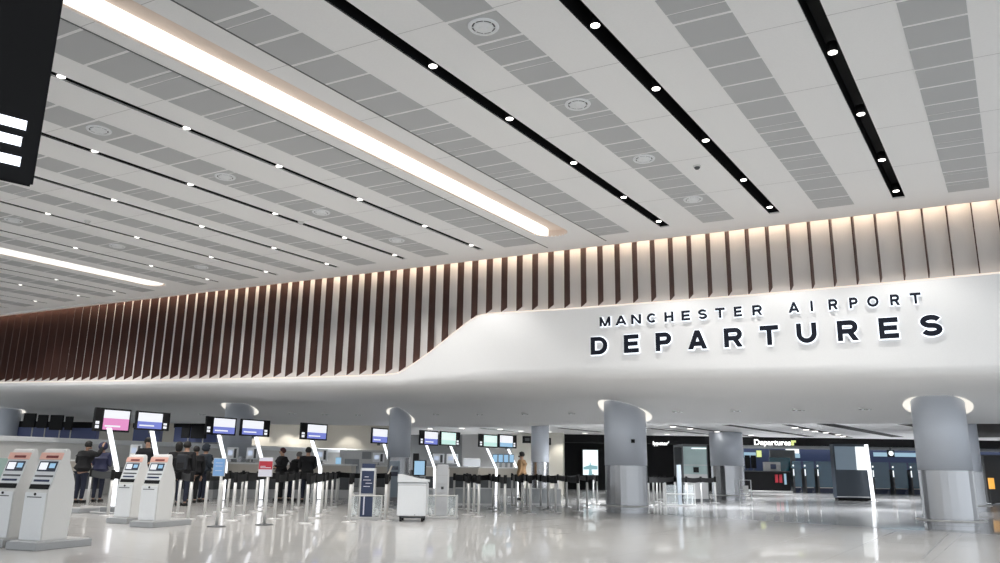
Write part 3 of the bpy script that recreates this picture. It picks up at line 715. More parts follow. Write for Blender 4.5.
# portrait advertising screen ---------------------------------------------------
Y = HD - .5; L = Vector((atY(590.5, 475, Y)[0], Y, atY(590, 475, Y)[2]))
t = thing('advertising_screen', 'bright portrait advertising screen on the black wall left of the pillar', 'screen', L)
facing_box(582, 599, 448.5, 476, Y, .5, 'frame', M_black, t, L=L)
facing_box(583, 598, 450, 475, Y - .03, .03, 'display', lit('ad_white', (.85, .97, 1), 1.5), t, L=L)
mb = MB(); q = [Vector(atY(x, y, Y - .04)) - L for x, y in ((588.5, 475), (592.5, 475), (590.8, 464), (590, 461))]
mb.quad(*q); q = [Vector(atY(x, y, Y - .039)) - L for x, y in ((583.5, 469.5), (597.5, 469.5), (597.5, 466), (590, 465), (583.5, 467))]; mb.quad(*q)
mb.build('picture', lit('ad_picture', (.30, .55, .6), 1.0), t)
# small glass kiosk between the pillars ----------------------------------------
p = atZ(697, 502); Y = p[1]; s = Y / 762
t = thing('glass_booth', 'small glass fronted booth with green tinted panes left of the inner column', 'booth', (p[0], Y, 0))
zb_ = 25.5 * s; zt2 = 51 * s
MB().box(-12 * s, 12 * s, 0, 1.6, 0, .12).box(-12 * s, 12 * s, 0, 1.6, zt2, zt2 + .1).box(-12 * s, -11.3 * s, 0, .1, .12, zt2).box(11.3 * s, 12 * s, 0, .1, .12, zt2).box(-12 * s, 12 * s, 1.5, 1.6, .12, zt2).build('frame', M_dkgrey, t)
MB().box(-11.3 * s, 11.3 * s, .02, .08, .12, zb_).build('lower_panel', M_ltgrey, t)
MB().box(-11.3 * s, 11.3 * s, .03, .06, zb_, zt2).build('glass_pane', M_greengl, t)
MB().box(-11.3 * s, 11.3 * s, .0, .08, zb_ + 8 * s, zb_ + 8.7 * s).build('mullion', M_ltgrey, t)
MB().box(-2 * s, 3 * s, -.02, .02, zb_ + 1.5 * s, zb_ + 6.5 * s).build('notice', M_black, t)
MB().box(-3 * s, 11 * s, -.02, .02, zt2 - 2 * s, zt2 - 1 * s).build('lamp', M_gl_w, t)
# dark display totem with leaning light pole --------------------------------------
p = atZ(855, 501); Y = p[1]; s = Y / 762; 
t = thing('display_totem', 'wide dark blue display totem with a bright white screen near the gates', 'totem', (p[0], Y, 0))
wd = 16.5 * s; 
MB().box(-wd, wd, 0, .4, .12, (501 - 448.5) * s, bev=.02).build('body', mat('slate_blue', (.035, .05, .07), .4), t)
MB().box(-wd + .05, wd - .05, .03, .37, 0, .125).build('plinth', M_black, t)
zt_ = (501 - 449.5) * s
MB().box(wd - 12 * s, wd - .5 * s, -.02, .01, zt_ - 23 * s, zt_ - .06).build('screen', lit('totem_screen', (.92, .98, 1), 1.4), t)
MB().box(-wd + .06, wd - 12.3 * s, -.02, .01, zt_ - 23 * s, zt_ - .06).build('side_screen', lit('totem_side', (.22, .3, .38), .6), t)
MB().box(-wd, wd, -.01, .01, .16, .19).build('steel_trim', M_steel2, t)
p = atZ(873.5, 501.5); q = atY(866, 444.5, p[1]); t = thing('light_pole', 'slanted glowing white light pole beside the dark display totem', 'light', p)
mb = MB(); dq = Vector(q) - Vector(p)
mb.hexa([(-.06, -.06, .02), (.06, -.06, .02), (.06, .06, .02), (-.06, .06, .02)], [dq + Vector(v) for v in ((-.06, -.06, 0), (.06, -.06, 0), (.06, .06, 0), (-.06, .06, 0))]); mb.build('lit_face', M_pole, t)
MB().box(-.18, .18, -.15, .15, 0, .02).build('base_plate', M_steel2, t)
flat('amber_display', 'amber lit display at the right edge behind the columns', 'screen', 990.5, 994.5, 478, 489, 34, .15, M_orange, [('stand', 990.7, 994.3, 489, 504, M_dkgrey)])
o = flat('dark_cabinet', 'dark cabinet standing at the right edge behind the columns', 'cabinet', 986, 1004, 455, 503, 34.5, .6, M_dkgrey)

# ================================================================== CHECK-IN SCREENS AND POLES
def screen_pair(specs, Y, base_xy, lab, kinds, top_y, bend, group=None, adleft=True):
    pass
def checkin_screen(corners, Y, kind, side, label):
    """corners TL,TR,BR,BL in pixels; the screen stands in the vertical plane along the strips' heading"""
    TL, TR, BR, BL = corners
    a = atY(TL[0], TL[1], Y); r = ray(TR[0], TR[1])
    # plane through a with heading V1
    n_ = np.array([-V1[1], V1[0], 0])
    def on(px, py): r = ray(px, py); return EYE + r * (((a - EYE) @ n_) / (r @ n_))
    b = on(*TR); d_ = on(*BL); wv = float((b - a) @ V1); hz = float(a[2] - on((TL[0] + BL[0]) / 2, BL[1])[2])
    L = Vector((a[0], a[1], a[2] - hz)); t = thing('check_in_screen', label, 'screen', L, A_V)
    MB().box(0, wv, .0, .08, 0, hz, bev=.01).build('casing', M_black, t)
    m1 = {'pink': M_screen_p, 'blue': M_screen_b, 'green': M_screen_g, 'sky': M_screen_t}[kind]
    e = .05 * wv; ad = .19 * wv if side else 0
    x0 = e + (ad if side == 'L' else 0); x1 = wv - e - (ad if side == 'R' else 0)
    zs = hz * (.57 if kind == 'pink' else .45) if kind in ('pink', 'blue') else hz * .38
    MB().box(x0, x1, -.006, .0, .08 * hz, zs).build('lower_display', m1, t)
    MB().box(x0, x1, -.006, .0, zs, .92 * hz).build('upper_display', M_screen_w if kind != 'green' else lit('scr_g2', (.8, 1, .95), 1.15), t)
    if kind in ('pink', 'blue'):
        MB().box(x0 + .05 * wv, x0 + .48 * wv, -.009, -.005, .2 * hz, .27 * hz).build('caption', M_screen_w, t)
    if side:
        xx = e * .7 if side == 'L' else wv - e - ad + .05 * wv
        MB().box(xx, xx + .1 * wv, -.006, 0, .12 * hz, .25 * hz).box(xx, xx + .1 * wv, -.006, 0, .3 * hz, .42 * hz).build('side_notice', M_screen_w, t)
    MB().box(wv * .45, wv * .55, .02, .1, -.08, .0).build('bracket', M_dkgrey, t)
    return t, L, wv, hz
def z85(x, y): return (85 + x / 10.53, 400 + y / 10.53)
S = []
S.append(([z85(118, 75), z85(495, 108), z85(480, 305), z85(105, 325)], 19.6, 'pink', 'L', 'overhead check-in screen showing a white and pink page'))
S.append(([z85(552, 112), z85(905, 140), z85(885, 332), z85(540, 310)], 20.6, 'blue', 'R', 'overhead check-in screen right beside the pink one, white and blue page'))
def z160(x, y): return (160 + x / 7.03, 400 + y / 7.03)
S.append(([z160(332, 112), z160(542, 125), z160(538, 255), z160(330, 240)], 27, 'blue', 'L', 'overhead check-in screen above the blue queue sign'))
S.append(([z160(575, 130), z160(778, 145), z160(770, 262), z160(568, 250)], 28, 'blue', 'R', 'overhead check-in screen above the red queue sign'))
def z260(x, y): return (260 + x / 8.04, 410 + y / 8.04)
S.append(([z260(335, 100), z260(547, 110), z260(543, 245), z260(333, 235)], 29, 'blue', 'L', 'overhead check-in screen standing alone above the customers in dark coats'))
def z340(x, y): return (340 + x / 3.755, 390 + y / 3.755)
S.append(([z340(122, 140), z340(182, 142), z340(182, 203), z340(122, 200)], 34, 'blue', None, 'overhead check-in screen half hidden behind the middle left column'))
def z400(x, y): return (400 + x / 6.25, 420 + y / 6.25)
S.append(([z400(128, 62), z400(242, 70), z400(240, 160), z400(128, 155)], 35, 'blue', 'L', 'overhead check-in screen right of the middle left column, blue page'))
S.append(([z400(255, 68), z400(378, 80), z400(375, 162), z400(252, 158)], 36, 'green', 'R', 'overhead check-in screen with a pale green page, left one'))
S.append(([z400(497, 85), z400(612, 92), z400(610, 173), z400(495, 168)], 36.5, 'green', 'L', 'overhead check-in screen with a pale green page, nearer the man in tan'))
S.append(([z400(620, 88), z400(730, 95), z400(727, 176), z400(618, 172)], 37.5, 'sky', 'R', 'overhead check-in screen with a pale blue page, rightmost of the row'))
for c_, Y, kd, sd, lb in S: checkin_screen(c_, Y, kd, sd, lb)
def light_pole(top, bend, base_px, Y, label, wd=.08):
    b = atY(base_px[0], base_px[1], Y); tp = atY(top[0], top[1], Y); bd = atY(bend[0], bend[1], Y)
    L = Vector((b[0], Y, 0)); t = thing('light_pole', label, 'light', L)
    mb = MB(); P = [Vector((0, 0, .02)), Vector((bd[0] - b[0], 0, bd[2])), Vector((tp[0] - b[0], 0, tp[2]))]
    secs = []
    for k, p in enumerate(P):
        secs.append([mb.bm.verts.new(p + Vector(v)) for v in ((-wd / 2, -.05, 0), (wd / 2, -.05, 0), (wd / 2, .05, 0), (-wd / 2, .05, 0))])
    for s0, s1 in zip(secs, secs[1:]):
        for j in range(4): mb.bm.faces.new((s0[j], s0[(j + 1) % 4], s1[(j + 1) % 4], s1[j]))
    mb.bm.faces.new(secs[0]); mb.bm.faces.new(secs[-1]); mb.build('lit_shaft', M_pole, t)
    MB().box(-wd, wd, -.12, .12, 0, .022).build('base_plate', M_steel2, t)
    return t
light_pole((109.2, 428), (116.8, 468), (111.5, 513), 19.75, 'glowing bent white pole carrying the pink check-in screen')
light_pole((152, 431), (157.5, 462), (155, 511), 20.75, 'glowing bent white pole carrying the screen beside the pink one')
light_pole((219, 435), (225.8, 464), (222.5, 499), 27.2, 'glowing bent white pole behind the blue queue sign', .10)
light_pole((256, 437), (263, 464), (261, 498), 28.2, 'glowing bent white pole behind the red queue sign', .10)
light_pole((312, 440.5), (320.3, 468), (319, 497.5), 29.2, 'glowing bent white pole under the screen standing alone', .11)
light_pole((384, 444), (391.5, 468), (391, 495), 34.2, 'glowing white pole half hidden behind the middle left column', .10)
light_pole((426.6, 445.4), (434.6, 468), (434.3, 495), 35.2, 'glowing bent white pole just left of the grey totem', .10)
light_pole((450.6, 446.2), (459.8, 468), (459, 494.5), 36.2, 'glowing bent white pole right of the grey totem', .10)
light_pole((487, 448.2), (496.6, 469.5), (496, 494), 36.7, 'glowing bent white pole in front of the lattice of desks', .10)
light_pole((508.2, 449), (517.4, 469.5), (517.2, 493.5), 37.7, 'glowing bent white pole just left of the man in tan', .10)

# ================================================================== CHECK-IN DESKS
def desk(px, by, Y, wpx, label, zc=1.22, group=None):
    p = atY(px, by, Y); t = thing('check_in_desk', label, 'desk', (p[0], Y, 0)); w_ = wpx * Y / 765 / 2
    MB().box(-w_ * .9, w_ * .9, .1, .9, 0, .3, bev=.01).build('base', M_ltgrey, t)
    MB().box(-w_ * .85, w_ * .85, .15, .9, .3, .8).build('recess', M_dkgrey, t)
    MB().prism([(0.02, .8), (-.06, zc - .03), (.02, zc - .03), (.9, zc - .03), (.9, .8)], -w_, w_).build('front_panel', M_beige, t)
    MB().box(-w_ - .05, w_ + .05, -.12, .95, zc - .03, zc + .03, bev=.012).build('worktop', M_white2, t)
    return t, p
def unit(px, Y, z, label, wpx=11):
    p = atY(px, 470, Y); w_ = wpx * Y / 765 / 2; t = thing('desk_monitor', label, 'monitor', (p[0], Y, z))
    MB().box(-w_, w_, -.06, .06, .12, .55, bev=.02).build('display_back', M_white, t)
    MB().box(w_ * .35, w_ * .75, -.075, -.055, .16, .5).build('dark_strip', M_dkgrey, t)
    MB().box(-w_ * .7, w_ * .1, -.07, -.055, .26, .44).build('lit_panel', lit('unit_lit', (.7, .8, 1), .8), t)
    MB().box(-w_ * .4, w_ * .4, -.12, .12, 0, .02).box(-.03, .03, 0, .05, .02, .14).build('stand', M_grey, t)
for i, (px, by, Y, wp, lab) in enumerate([(147, 500, 27, 34, 'check-in desk in front of the man behind the leftmost white kiosks'), (195, 499, 28, 34, 'check-in desk behind the group in dark coats'), (238, 498, 29, 34, 'beige fronted check-in desk between the blue and red signs'), (283, 498, 29.6, 36, 'check-in desk where the uniformed attendant stands'), (330, 497, 30.3, 38, 'check-in desk at the foot of the lone screen'), (62, 500, 26.5, 52, 'check-in desk behind the woman in the black jacket'), (449, 495, 35.6, 54, 'check-in desk behind the grey totem'), (498, 495, 37, 40, 'check-in desk left of the man in tan')]):
    desk(px, by, Y + .3, wp, lab)
for px, Y, lab in [(231, 29.8, 'white desk monitor between the blue sign and the red sign, left one'), (251, 29.8, 'white desk monitor just left of the red sign'), (321, 31, 'white desk monitor beside the lone light pole'), (134, 27.8, 'white desk monitor right of the navy puffer coat'), (378, 36.2, 'white desk monitor left of the middle left column'), (438, 36.4, 'white desk monitor behind the grey totem, left one'), (452, 36.4, 'white desk monitor behind the grey totem, right one')]:
    if px == 378: desk(378, 496, 35.8, 24, 'narrow check-in desk left of the middle left column')
    unit(px, Y, 1.25, lab)
p = atY(504, 463, 37.6)
for k in range(4):
    px = 495 + k * 5.5; q = atY(px, 470, 37.6); t = thing('desk_monitor', ['leftmost', 'second', 'third', 'rightmost'][k] + ' small pale blue desk screen in the row left of the man in tan', 'monitor', (q[0], 37.6, 1.25), 0, 'small screens in a row on the far desk')
    MB().box(-.12, .12, -.03, .03, .2, .6, bev=.01).build('casing', M_navy, t); MB().box(-.1, .1, -.037, -.03, .23, .57).build('display', M_screen_t, t); MB().box(-.06, .06, -.06, .06, 0, .21).build('stand', M_grey, t)
# bright small screen and grey door panels
flat('wall_notice', 'narrow pale blue lit notice on the low wall', 'sign', 335.5, 340.5, 457.5, 471, 38.5, .08, M_screen_t)
for (a, b, c_, d_, Y, lab) in ((344, 358.5, 459, 487, 39.5, 'grey flush door set in the low wall left of the navy totem'), (463, 480, 459, 490, 40, 'dark grey opening in the wall behind the far desks'), (362, 371, 452, 459, 39.5, 'dark rectangular hatch in the wall above the navy totem')):
    flat('wall_hatch', lab, 'hatch', a, b, c_, d_, Y, .1, M_grey, [('edge', a, b, c_ - .6, c_, M_ltgrey)])
# low service partition right of ledge wall
o = wallbox(340, 400, 40.2, 40.6, 0, 2.0, 'wall_low_partition', M_ltgrey)
flat('ceiling_screen', 'small dark wall screen left of the slim column', 'screen', 522.5, 531, 436, 443, 37.5, .12, M_black, [('display', 525, 529.5, 438, 441, M_dkgrey)])
flat('ceiling_screen', 'small dark wall screen right of the slim column', 'screen', 547.5, 551, 438, 445, 37.5, .12, M_black, [('display', 548.3, 550.2, 439, 443, M_dkgrey)])
# wall washers on the beige wall
for px, py in ((285, 428), (347, 428), (258, 428), (556, 430), (300, 428)):
    q = atY(px, py, 46.0 if px < 400 else 38); lo = bpy.data.lights.new('wall_washer', 'SPOT'); lo.energy = 110 if px < 400 else 90; lo.spot_size = 1.5; lo.spot_blend = .7; lo.shadow_soft_size = .05; lo.color = (1, .95, .85)
    ob = bpy.data.objects.new('wall_washer', lo); COL.objects.link(ob); ob.location = (q[0], q[1], (IZL if px < 400 else IZ) - .12); ob.rotation_euler = (.35, 0, 0)

# ================================================================== KIOSKS
def kiosk(label):
    t = thing('self_service_kiosk', label, 'kiosk')
    W = .20
    side = [(0, .1), (0, .74), (.04, .77), (.17, 1.22), (.195, 1.28), (.235, 1.31), (.285, 1.29), (.295, 1.25), (.28, 1.12), (.37, .98), (.43, .86), (.44, .6), (.42, .1)]
    MB().prism(side, -W, W, bev=.012).build('body', M_white2, t)
    MB().box(-W + .012, W - .012, -.012, .0, .11, .72, bev=.004).build('front_door', M_white, t)
    MB().box(-.14, .12, -.016, -.011, .655, .668).build('paper_slot', M_dkgrey, t)
    # slanted face: local frame from (y .05,z .78) to (.25,1.27)
    def fc(x0, x1, s0, s1, out, m, name, lab=None, th=.006):
        L_ = math.hypot(.13, .45); uy, uz = .13 / L_, .45 / L_; ny, nz = -uz, uy
        pr = [(.04 + uy * s * L_ + ny * o_, .77 + uz * s * L_ + nz * o_) for s, o_ in ((s0, out), (s0, out - th), (s1, out - th), (s1, out))]
        o = MB().prism(pr, x0, x1).build(name, m, t)
        if lab: o['label'] = lab
    fc(-W + .01, W - .01, .0, .84, .006, M_white, 'face_panel')
    fc(-.165, .165, .50, .80, .014, M_scrdark, 'touch_screen'); fc(-.14, .0, .55, .76, .018, M_screen_w, 'screen_page')
    fc(.04, .14, .6, .74, .018, M_screen_t, 'screen_page')
    fc(-.165, .165, .34, .39, .012, M_dkgrey, 'card_reader'); fc(-.15, .13, .20, .26, .012, M_navy, 'passport_reader'); fc(-.175, .175, -.02, .12, .016, M_black, 'output_tray')
    fc(-W + .0, W - .0, .86, 1.06, .016, M_pink, 'top_panel', 'salmon pink top panel', .02); fc(-.08, .14, .9, .97, .02, mat('dark_red', (.2, .03, .03), .5), 'header_print')
    mb = MB(); mb.lathe([(.0005, 0), (.018, 0), (.018, .01), (.0005, .01)], 12); o = mb.build('keyhole', M_black, t, loc=(0, -.012, .70)); o.rotation_euler = (math.pi / 2, 0, 0)
    return t
KR = math.radians(-20)
def plinth(x, y, rz, w, l, label, h_=.1, x0=None):
    t = thing('kiosk_plinth', label, 'plinth', (x, y, 0), rz)
    MB().box(-w if x0 is None else x0, w, -.12, l, 0, h_, bev=.01).build('base_block', M_plinth, t)
    MB().box((-w if x0 is None else x0) + .03, w - .03, -.09, l - .03, h_, h_ + .012).build('top_plate', M_steel2, t)
    return t
kk = [(18, 541, 'white self service kiosk with salmon top, second from the left edge'), (-14, 538, 'white self service kiosk cut by the left edge of the picture'), (113.5, 517.5, 'white self service kiosk with salmon top, left one of the middle pair'), (137.5, 521, 'white self service kiosk with salmon top, right one of the middle pair')]
k0 = None
KP = []
for px, py, lab in kk:
    p = atZ(px, py, .1); c_, s_ = math.cos(KR), math.sin(KR); x = p[0] + .2 * c_; y = p[1] + .2 * s_
    KP.append((x, y))
    if k0 is None: k0 = kiosk(lab); k0.location = (x, y, 0.012); k0.rotation_euler = (0, 0, KR)
    else: dup(k0, (x, y, .012), KR, lab)
plinth(KP[0][0], KP[0][1], KR, .27, .78, 'long grey plinth under the second white kiosk from the left')
plinth(KP[1][0], KP[1][1], KR, .27, .6, 'grey plinth under the kiosk cut by the left edge')
plinth(KP[2][0], KP[2][1], KR, .26, .6, 'grey plinth under the left kiosk of the middle pair')
plinth(KP[3][0], KP[3][1], KR, .27, .9, 'long grey plinth under the right kiosk of the middle pair')
p = atZ(66, 513); plinth(p[0] + .1, p[1] + .15, KR, .3, .9, 'low grey plinth on the floor behind the nearest kiosks')
# round base plate around the first pole
p = atZ(108, 514); t = thing('round_base', 'round grey floor base around the pink screen pole', 'base', (p[0], p[1] + .5, 0))
MB().lathe([(.0005, .0), (.62, 0), (.62, .03), (.6, .04), (.0005, .04)], 32).build('disc', M_plinth, t)
MB().box(-.3, .3, -.3, .25, .04, .14, bev=.01).build('block', M_grey, t)
# pale green box at the far left edge
flat('green_panel', 'pale green panel at the left edge behind the first kiosk', 'panel', -12, 9, 458, 497, 17.5, .1, mat('pale_green', (.33, .45, .41), .5))

# ================================================================== HANGING BOARD
p = atY(33, 187, 6.0); bd = np.array([.74, .67, 0]); bn = np.array([-bd[1], bd[0], 0])
def onB(px, py): r = ray(px, py); return EYE + r * (((p - EYE) @ bn) / (r @ bn))
tl = onB(61, 1); s_r = float((p - p) @ bd); rzb = math.atan2(bd[1], bd[0]); zb = float(onB(30, 187)[2]); xr = float((onB(46, 100) - p) @ bd)
t = thing('hanging_board', 'large black hanging display board at the top left with glowing white bars', 'board', (p[0], p[1], zb), rzb)
MB().prism([(0, 0), (.07, 0.03), (.07, 3.2), (0, 3.2)], -2.6, .0, bev=.02).build('casing', M_black, t)
SB = lit('board_text', (.85, .9, 1), 3)
for (x0, y0, x1, y1) in ((-6, 112.5, 25.5, 130.5), (-6, 131.5, 20.5, 146.5), (-6, 152.5, 19.5, 166.5)):
    a = onB(x1, y1); b_ = onB(x1, y1 - (9.5)); a0 = onB(x0, y1 - 8)
    zz0 = float(a[2]) - zb; zz1 = float(b_[2]) - zb
    MB().box(float((a0 - p) @ bd), float((a - p) @ bd), -.008, 0.001, zz0, zz1).build('lit_row', SB, t)
MB().tube([(-.6, 0, 3.2), (-.6, 0, 4.2)], .03, 8).build('hanger_rod', M_dkgrey, t)
MB().box(-.33, -.27, -.006, .001, .05, .06).build('mark', M_ltgrey, t)

# ================================================================== QUEUE BARRIERS
def post(label, group):
    t = thing('barrier_post', label, 'barrier', (0, 0, 0), 0, group)
    MB().lathe([(.0005, 0), (.16, 0), (.165, .008), (.15, .016), (.05, .026), (.0005, .026)], 20).build('base', M_steel2, t)
    MB().lathe([(.034, .02), (.034, .8)], 14).build('tube', M_silver, t)
    MB().lathe([(.0005, .78), (.04, .78), (.043, .79), (.043, .985), (.036, .998), (.0005, .998)], 14).build('head', M_black, t)
    return t
ROWS = {
 'lane at the left end': [(85, 506.5), (105.5, 516), (175.6, 513.5), (186, 520)],
 'queue lane beside the blue sign': [(239.5, 505.7), (225.5, 508.6), (218.6, 512.4), (202.7, 516.4)],
 'queue lane left of the red sign': [(263.6, 507.5), (254, 511.6), (242.3, 515.6), (230.5, 521)],
 'queue lane right of the red sign': [(297.2, 507.5), (290.6, 511.4), (283, 515.5), (273, 519.4)],
 'queue lane left of the navy totem': [(337, 501.3), (335, 504.3), (330.4, 507.3), (324.5, 510.5), (320, 514.2), (312, 518.5), (304.5, 524)],
 'short queue lane between navy totem and cart': [(388, 502), (388, 505.7), (387.2, 509.4), (386.4, 512.6), (385.3, 517), (384.2, 521.2)],
 'posts beside the navy totem': [(350, 517), (348, 522.6)],
 'queue lane just right of the grey totem': [(466.5, 503), (469, 509.7), (473.6, 513), (478.4, 517)],
 'inner queue lane right of the grey totem': [(453.5, 506), (463.5, 509), (468, 515)],
 'queue lane before the far poles': [(489, 505), (492.8, 508.4), (498.6, 511.6), (504.8, 515.6)],
 'queue lane left of the man in tan': [(511.7, 497.5), (512, 504.3), (516, 507.3), (522, 511)],
 'queue lane under the slim column': [(523, 502), (527, 507), (530.5, 514)],
 'queue lane right of the slim column': [(537, 502), (541, 506.8), (548.5, 510.2), (556, 513)],
 'queue lane left of the large middle pillar': [(558, 502), (567, 507.5), (578.4, 511.6)],
 'queue lane touching the large middle pillar': [(579, 499.5), (587.4, 503.7), (587.6, 507.8)],
 'posts in front of the advertising screen': [(593.8, 499.3), (597.5, 504.3)],
 'posts just right of the large middle pillar': [(649.5, 508), (654.5, 505), (658, 502), (661, 499.5), (666, 503)],
 'posts in front of the glass booth': [(676, 503), (688, 505), (702.5, 504.8), (716.6, 503.2)],
}
p0 = None
def belt(par, dx, dy):
    L_ = math.hypot(dx, dy); an = math.atan2(dy, dx); c_, s_ = math.cos(an), math.sin(an)
    mb = MB(); n = 6; prev_ = None
    for i in range(n + 1):
        u = .04 + (L_ - .08) * i / n; sag = -.03 * 4 * (i / n) * (1 - i / n)
        r = [mb.bm.verts.new((u * c_ - o_ * s_, u * s_ + o_ * c_, z + sag)) for o_, z in ((-.002, .80), (.002, .80), (.002, .965), (-.002, .965))]
        if prev_:
            for j in range(4): mb.bm.faces.new((prev_[j], prev_[(j + 1) % 4], r[(j + 1) % 4], r[j]))
        else: mb.bm.faces.new(r)
        prev_ = r
    mb.bm.faces.new(prev_); mb.build('belt', M_black, par)
ends = []
for row, ptsr in ROWS.items():
    lab0 = 'silver post in the ' + row if 'lane' in row else 'silver post of the ' + row
    last = None
    for k, (px, py) in enumerate(ptsr):
        q = atZ(px, py); q = q + np.array([0, .1, 0]); lab = lab0 + ', ' + (['farthest', 'second', 'third', 'fourth', 'fifth', 'sixth', 'seventh'][k]) + (' away' if k == 0 else ' from the back')
        if p0 is None: p0 = post(lab, row); p0.location = (q[0], q[1], 0); cur = p0
        else:
            cur = p0.copy(); COL.objects.link(cur); cur.location = (q[0], q[1], 0); cur['label'] = lab; cur['group'] = row
            for ch in protos: c2 = ch.copy(); COL.objects.link(c2); c2.parent = cur
        if p0 is cur: protos = list(cur.children)
        if last is not None: belt(cur, last[0] - q[0], last[1] - q[1])
        last = q
        if k == 0: ends.append((cur, q))
for (c0, qa), (c1, qb) in zip(ends[1:], ends[2:]):
    if np.linalg.norm(qa - qb) < 5.5: belt(c0, qb[0] - qa[0], qb[1] - qa[1])
# sign stands
def sign_stand(px, by, x0, x1, y0, y1, label, panels):
    q = atZ(px, by); Y = q[1]; s = Y / 768; t = thing('sign_stand', label, 'sign', (q[0], Y, 0))
    MB().lathe([(.0005, 0), (.17, 0), (.17, .012), (.03, .03), (.0005, .03)], 20).build('base', M_dkgrey, t)
    zc = atY(px, y1, Y)[2]; zt_ = atY(px, y0, Y)[2]; ym = (y0 + y1) / 2; w0 = atY(x0, ym, Y)[0] - q[0]; w1 = atY(x1, ym, Y)[0] - q[0]
    MB().lathe([(.03, .02), (.03, zc)], 12).build('post', M_silver, t)
    MB().box(w0, w1, -.02, .02, zc, zt_, bev=.008).build('board', M_ltgrey, t)
    for kq, (nm, f0, f1, m) in enumerate(panels): MB().box(w0 + .01 - .002 * kq, w1 - .01 + .002 * kq, -.026 - .003 * kq, -.02, zc + (zt_ - zc) * f0, zc + (zt_ - zc) * f1).build(nm, m, t)
    return t, w0, w1, zc, zt_
t, w0, w1, zc, zt_ = sign_stand(216.5, 526.8, 213.3, 225.5, 458, 476.3, 'tall queue sign with a plain light blue board', [('blue_face', .03, .97, M_bluesign)])
for f in (.3, .55, .72): MB().box(w0 + .05, w1 - .05, -.029, -.026, zc + (zt_ - zc) * f, zc + (zt_ - zc) * f + .008).build('print_line', M_paper, t)
t, w0, w1, zc, zt_ = sign_stand(264, 525, 258.8, 273, 457.3, 476.8, 'tall queue sign with red band on a pale board', [('pale_face', .02, .98, M_paper), ('red_band', .38, .8, M_red)])
for f, e in ((.52, .5), (.45, .9)): MB().box(w0 + .04, w0 + (w1 - w0) * e, -.033, -.029, zc + (zt_ - zc) * f, zc + (zt_ - zc) * f + .012).build('print_line', M_paper, t)

# ================================================================== TOTEMS AND CART
def totem(px, by, wpx, top_y, m, label, dark):
    q = atZ(px, by); Y = q[1] + .15; s = Y / 768; t = thing('bag_sizer_totem', label, 'totem', (q[0], Y, 0)); w_ = wpx / 2 * s
    zt_ = atY(px, top_y, Y)[2]
    MB().box(-w_, w_, 0, .14, .06, zt_, bev=.008).build('panel', m, t)
    MB().box(-w_ - .03, -w_ + .005, -.01, .15, .06, zt_ - .1).box(w_ - .005, w_ + .03, -.01, .15, .06, zt_ - .1).build('side_rails', M_silver, t)
    MB().box(-w_ - .25, w_ + .25, -.2, .5, 0, .06, bev=.01).build('base_tray', M_ltgrey, t)
    fr = MB()
    for sx in (-1, 1):
        fr.tube([(sx * (w_ + .22), -.16, .05), (sx * (w_ + .22), -.16, .52), (sx * (w_ + .22), .4, .52), (sx * (w_ + .22), .4, .05)], .016, 8)
    fr.tube([(-w_ - .22, -.16, .52), (w_ + .22, -.16, .52)], .016, 8); fr.build('bumper_frame', M_silver, t)
    for sx in (-1, 1): MB().box(*sorted((sx * (w_ + .02), sx * (w_ + .21))), -.165, -.155, .1, .5).build('glass_side', M_glass, t)
    for sx in (-1, 1): MB().lathe([(.03, 0.06), (.045, .09), (.045, .14), (.02, .24)], 12, c=(sx * (w_ + .12), -.1)).build('bollard_foot', M_white2, t)
    if dark:
        MB().box(-w_, w_, -.012, .0, zt_ - .16, zt_ - .1).build('white_band', M_white, t)
        for k, (a, b) in enumerate(((-.5, .14), (-.7, .5), (-.3, .7), (-.6, .4))):
            MB().box(w_ * a, w_ * b, -.008, .0, zt_ - .3 - .07 * k, zt_ - .285 - .07 * k).build('print_line', M_paper, t)
        MB().box(-w_, w_, -.01, 0, zt_ - .68, zt_ - .66).build('divider', M_silver, t)
        MB().box(-w_ * .5, -w_ * .3, -.01, 0, .1, .5).build('stripe', M_paper, t)
    else:
        for k in range(3): MB().box(-w_, w_, -.006, 0, zt_ - .25 - .2 * k, zt_ - .24 - .2 * k).build('panel_joint', M_ltgrey, t)
        MB().box(-.02, .04, -.012, 0, .66, .72).build('latch', M_dkgrey, t)
totem(364.5, 520, 12.2, 463.5, M_navy, 'navy blue bag sizing totem with white text and bumper frame', True)
totem(440.5, 519, 10.5, 464.5, mat('totem_grey', (.55, .56, .58), .4), 'light grey totem with glass side guards right of the cart', False)
q = atZ(409.5, 522.5); Y = q[1] + .25; s = Y / 768
t = thing('service_cart', 'white wheeled service cart in front of the middle left column', 'cart', (q[0], Y, 0))
w_ = 13.6 * s
MB().prism([(0, .12), (0, .80), (.04, .82), (.62, .82), (.62, .12)], -w_, w_, bev=.015).build('cabinet', M_white, t)
mb = MB(); mb.hexa([(-w_ - .01, -.02, .83), (w_ + .02, -.02, .83), (w_ + .02, .64, .83), (-w_ - .01, .64, .83)], [(-w_ - .01, -.02, 1.0), (w_ + .02, -.02, .88), (w_ + .02, .64, .88), (-w_ - .01, .64, 1.0)]); mb.build('sloped_top', M_white, t)
MB().box(-w_, w_, -.004, .0, .76, .768).build('door_gap', M_ltgrey, t)
MB().lathe([(.0005, 0), (.012, 0), (.012, .01), (.0005, .01)], 10).build('lock', M_dkgrey, t, loc=(.08, -.004, .14))
for sx in (-1, 1):
    for sy in (.08, .52):
        o = MB().tube([(sx * w_ * .75 - .02, sy, .05), (sx * w_ * .75 + .02, sy, .05)], .05, 14).build('caster_wheel', M_black, t)
        MB().box(sx * w_ * .75 - .03, sx * w_ * .75 + .03, sy - .03, sy + .03, .07, .125).build('fork', M_dkgrey, o)
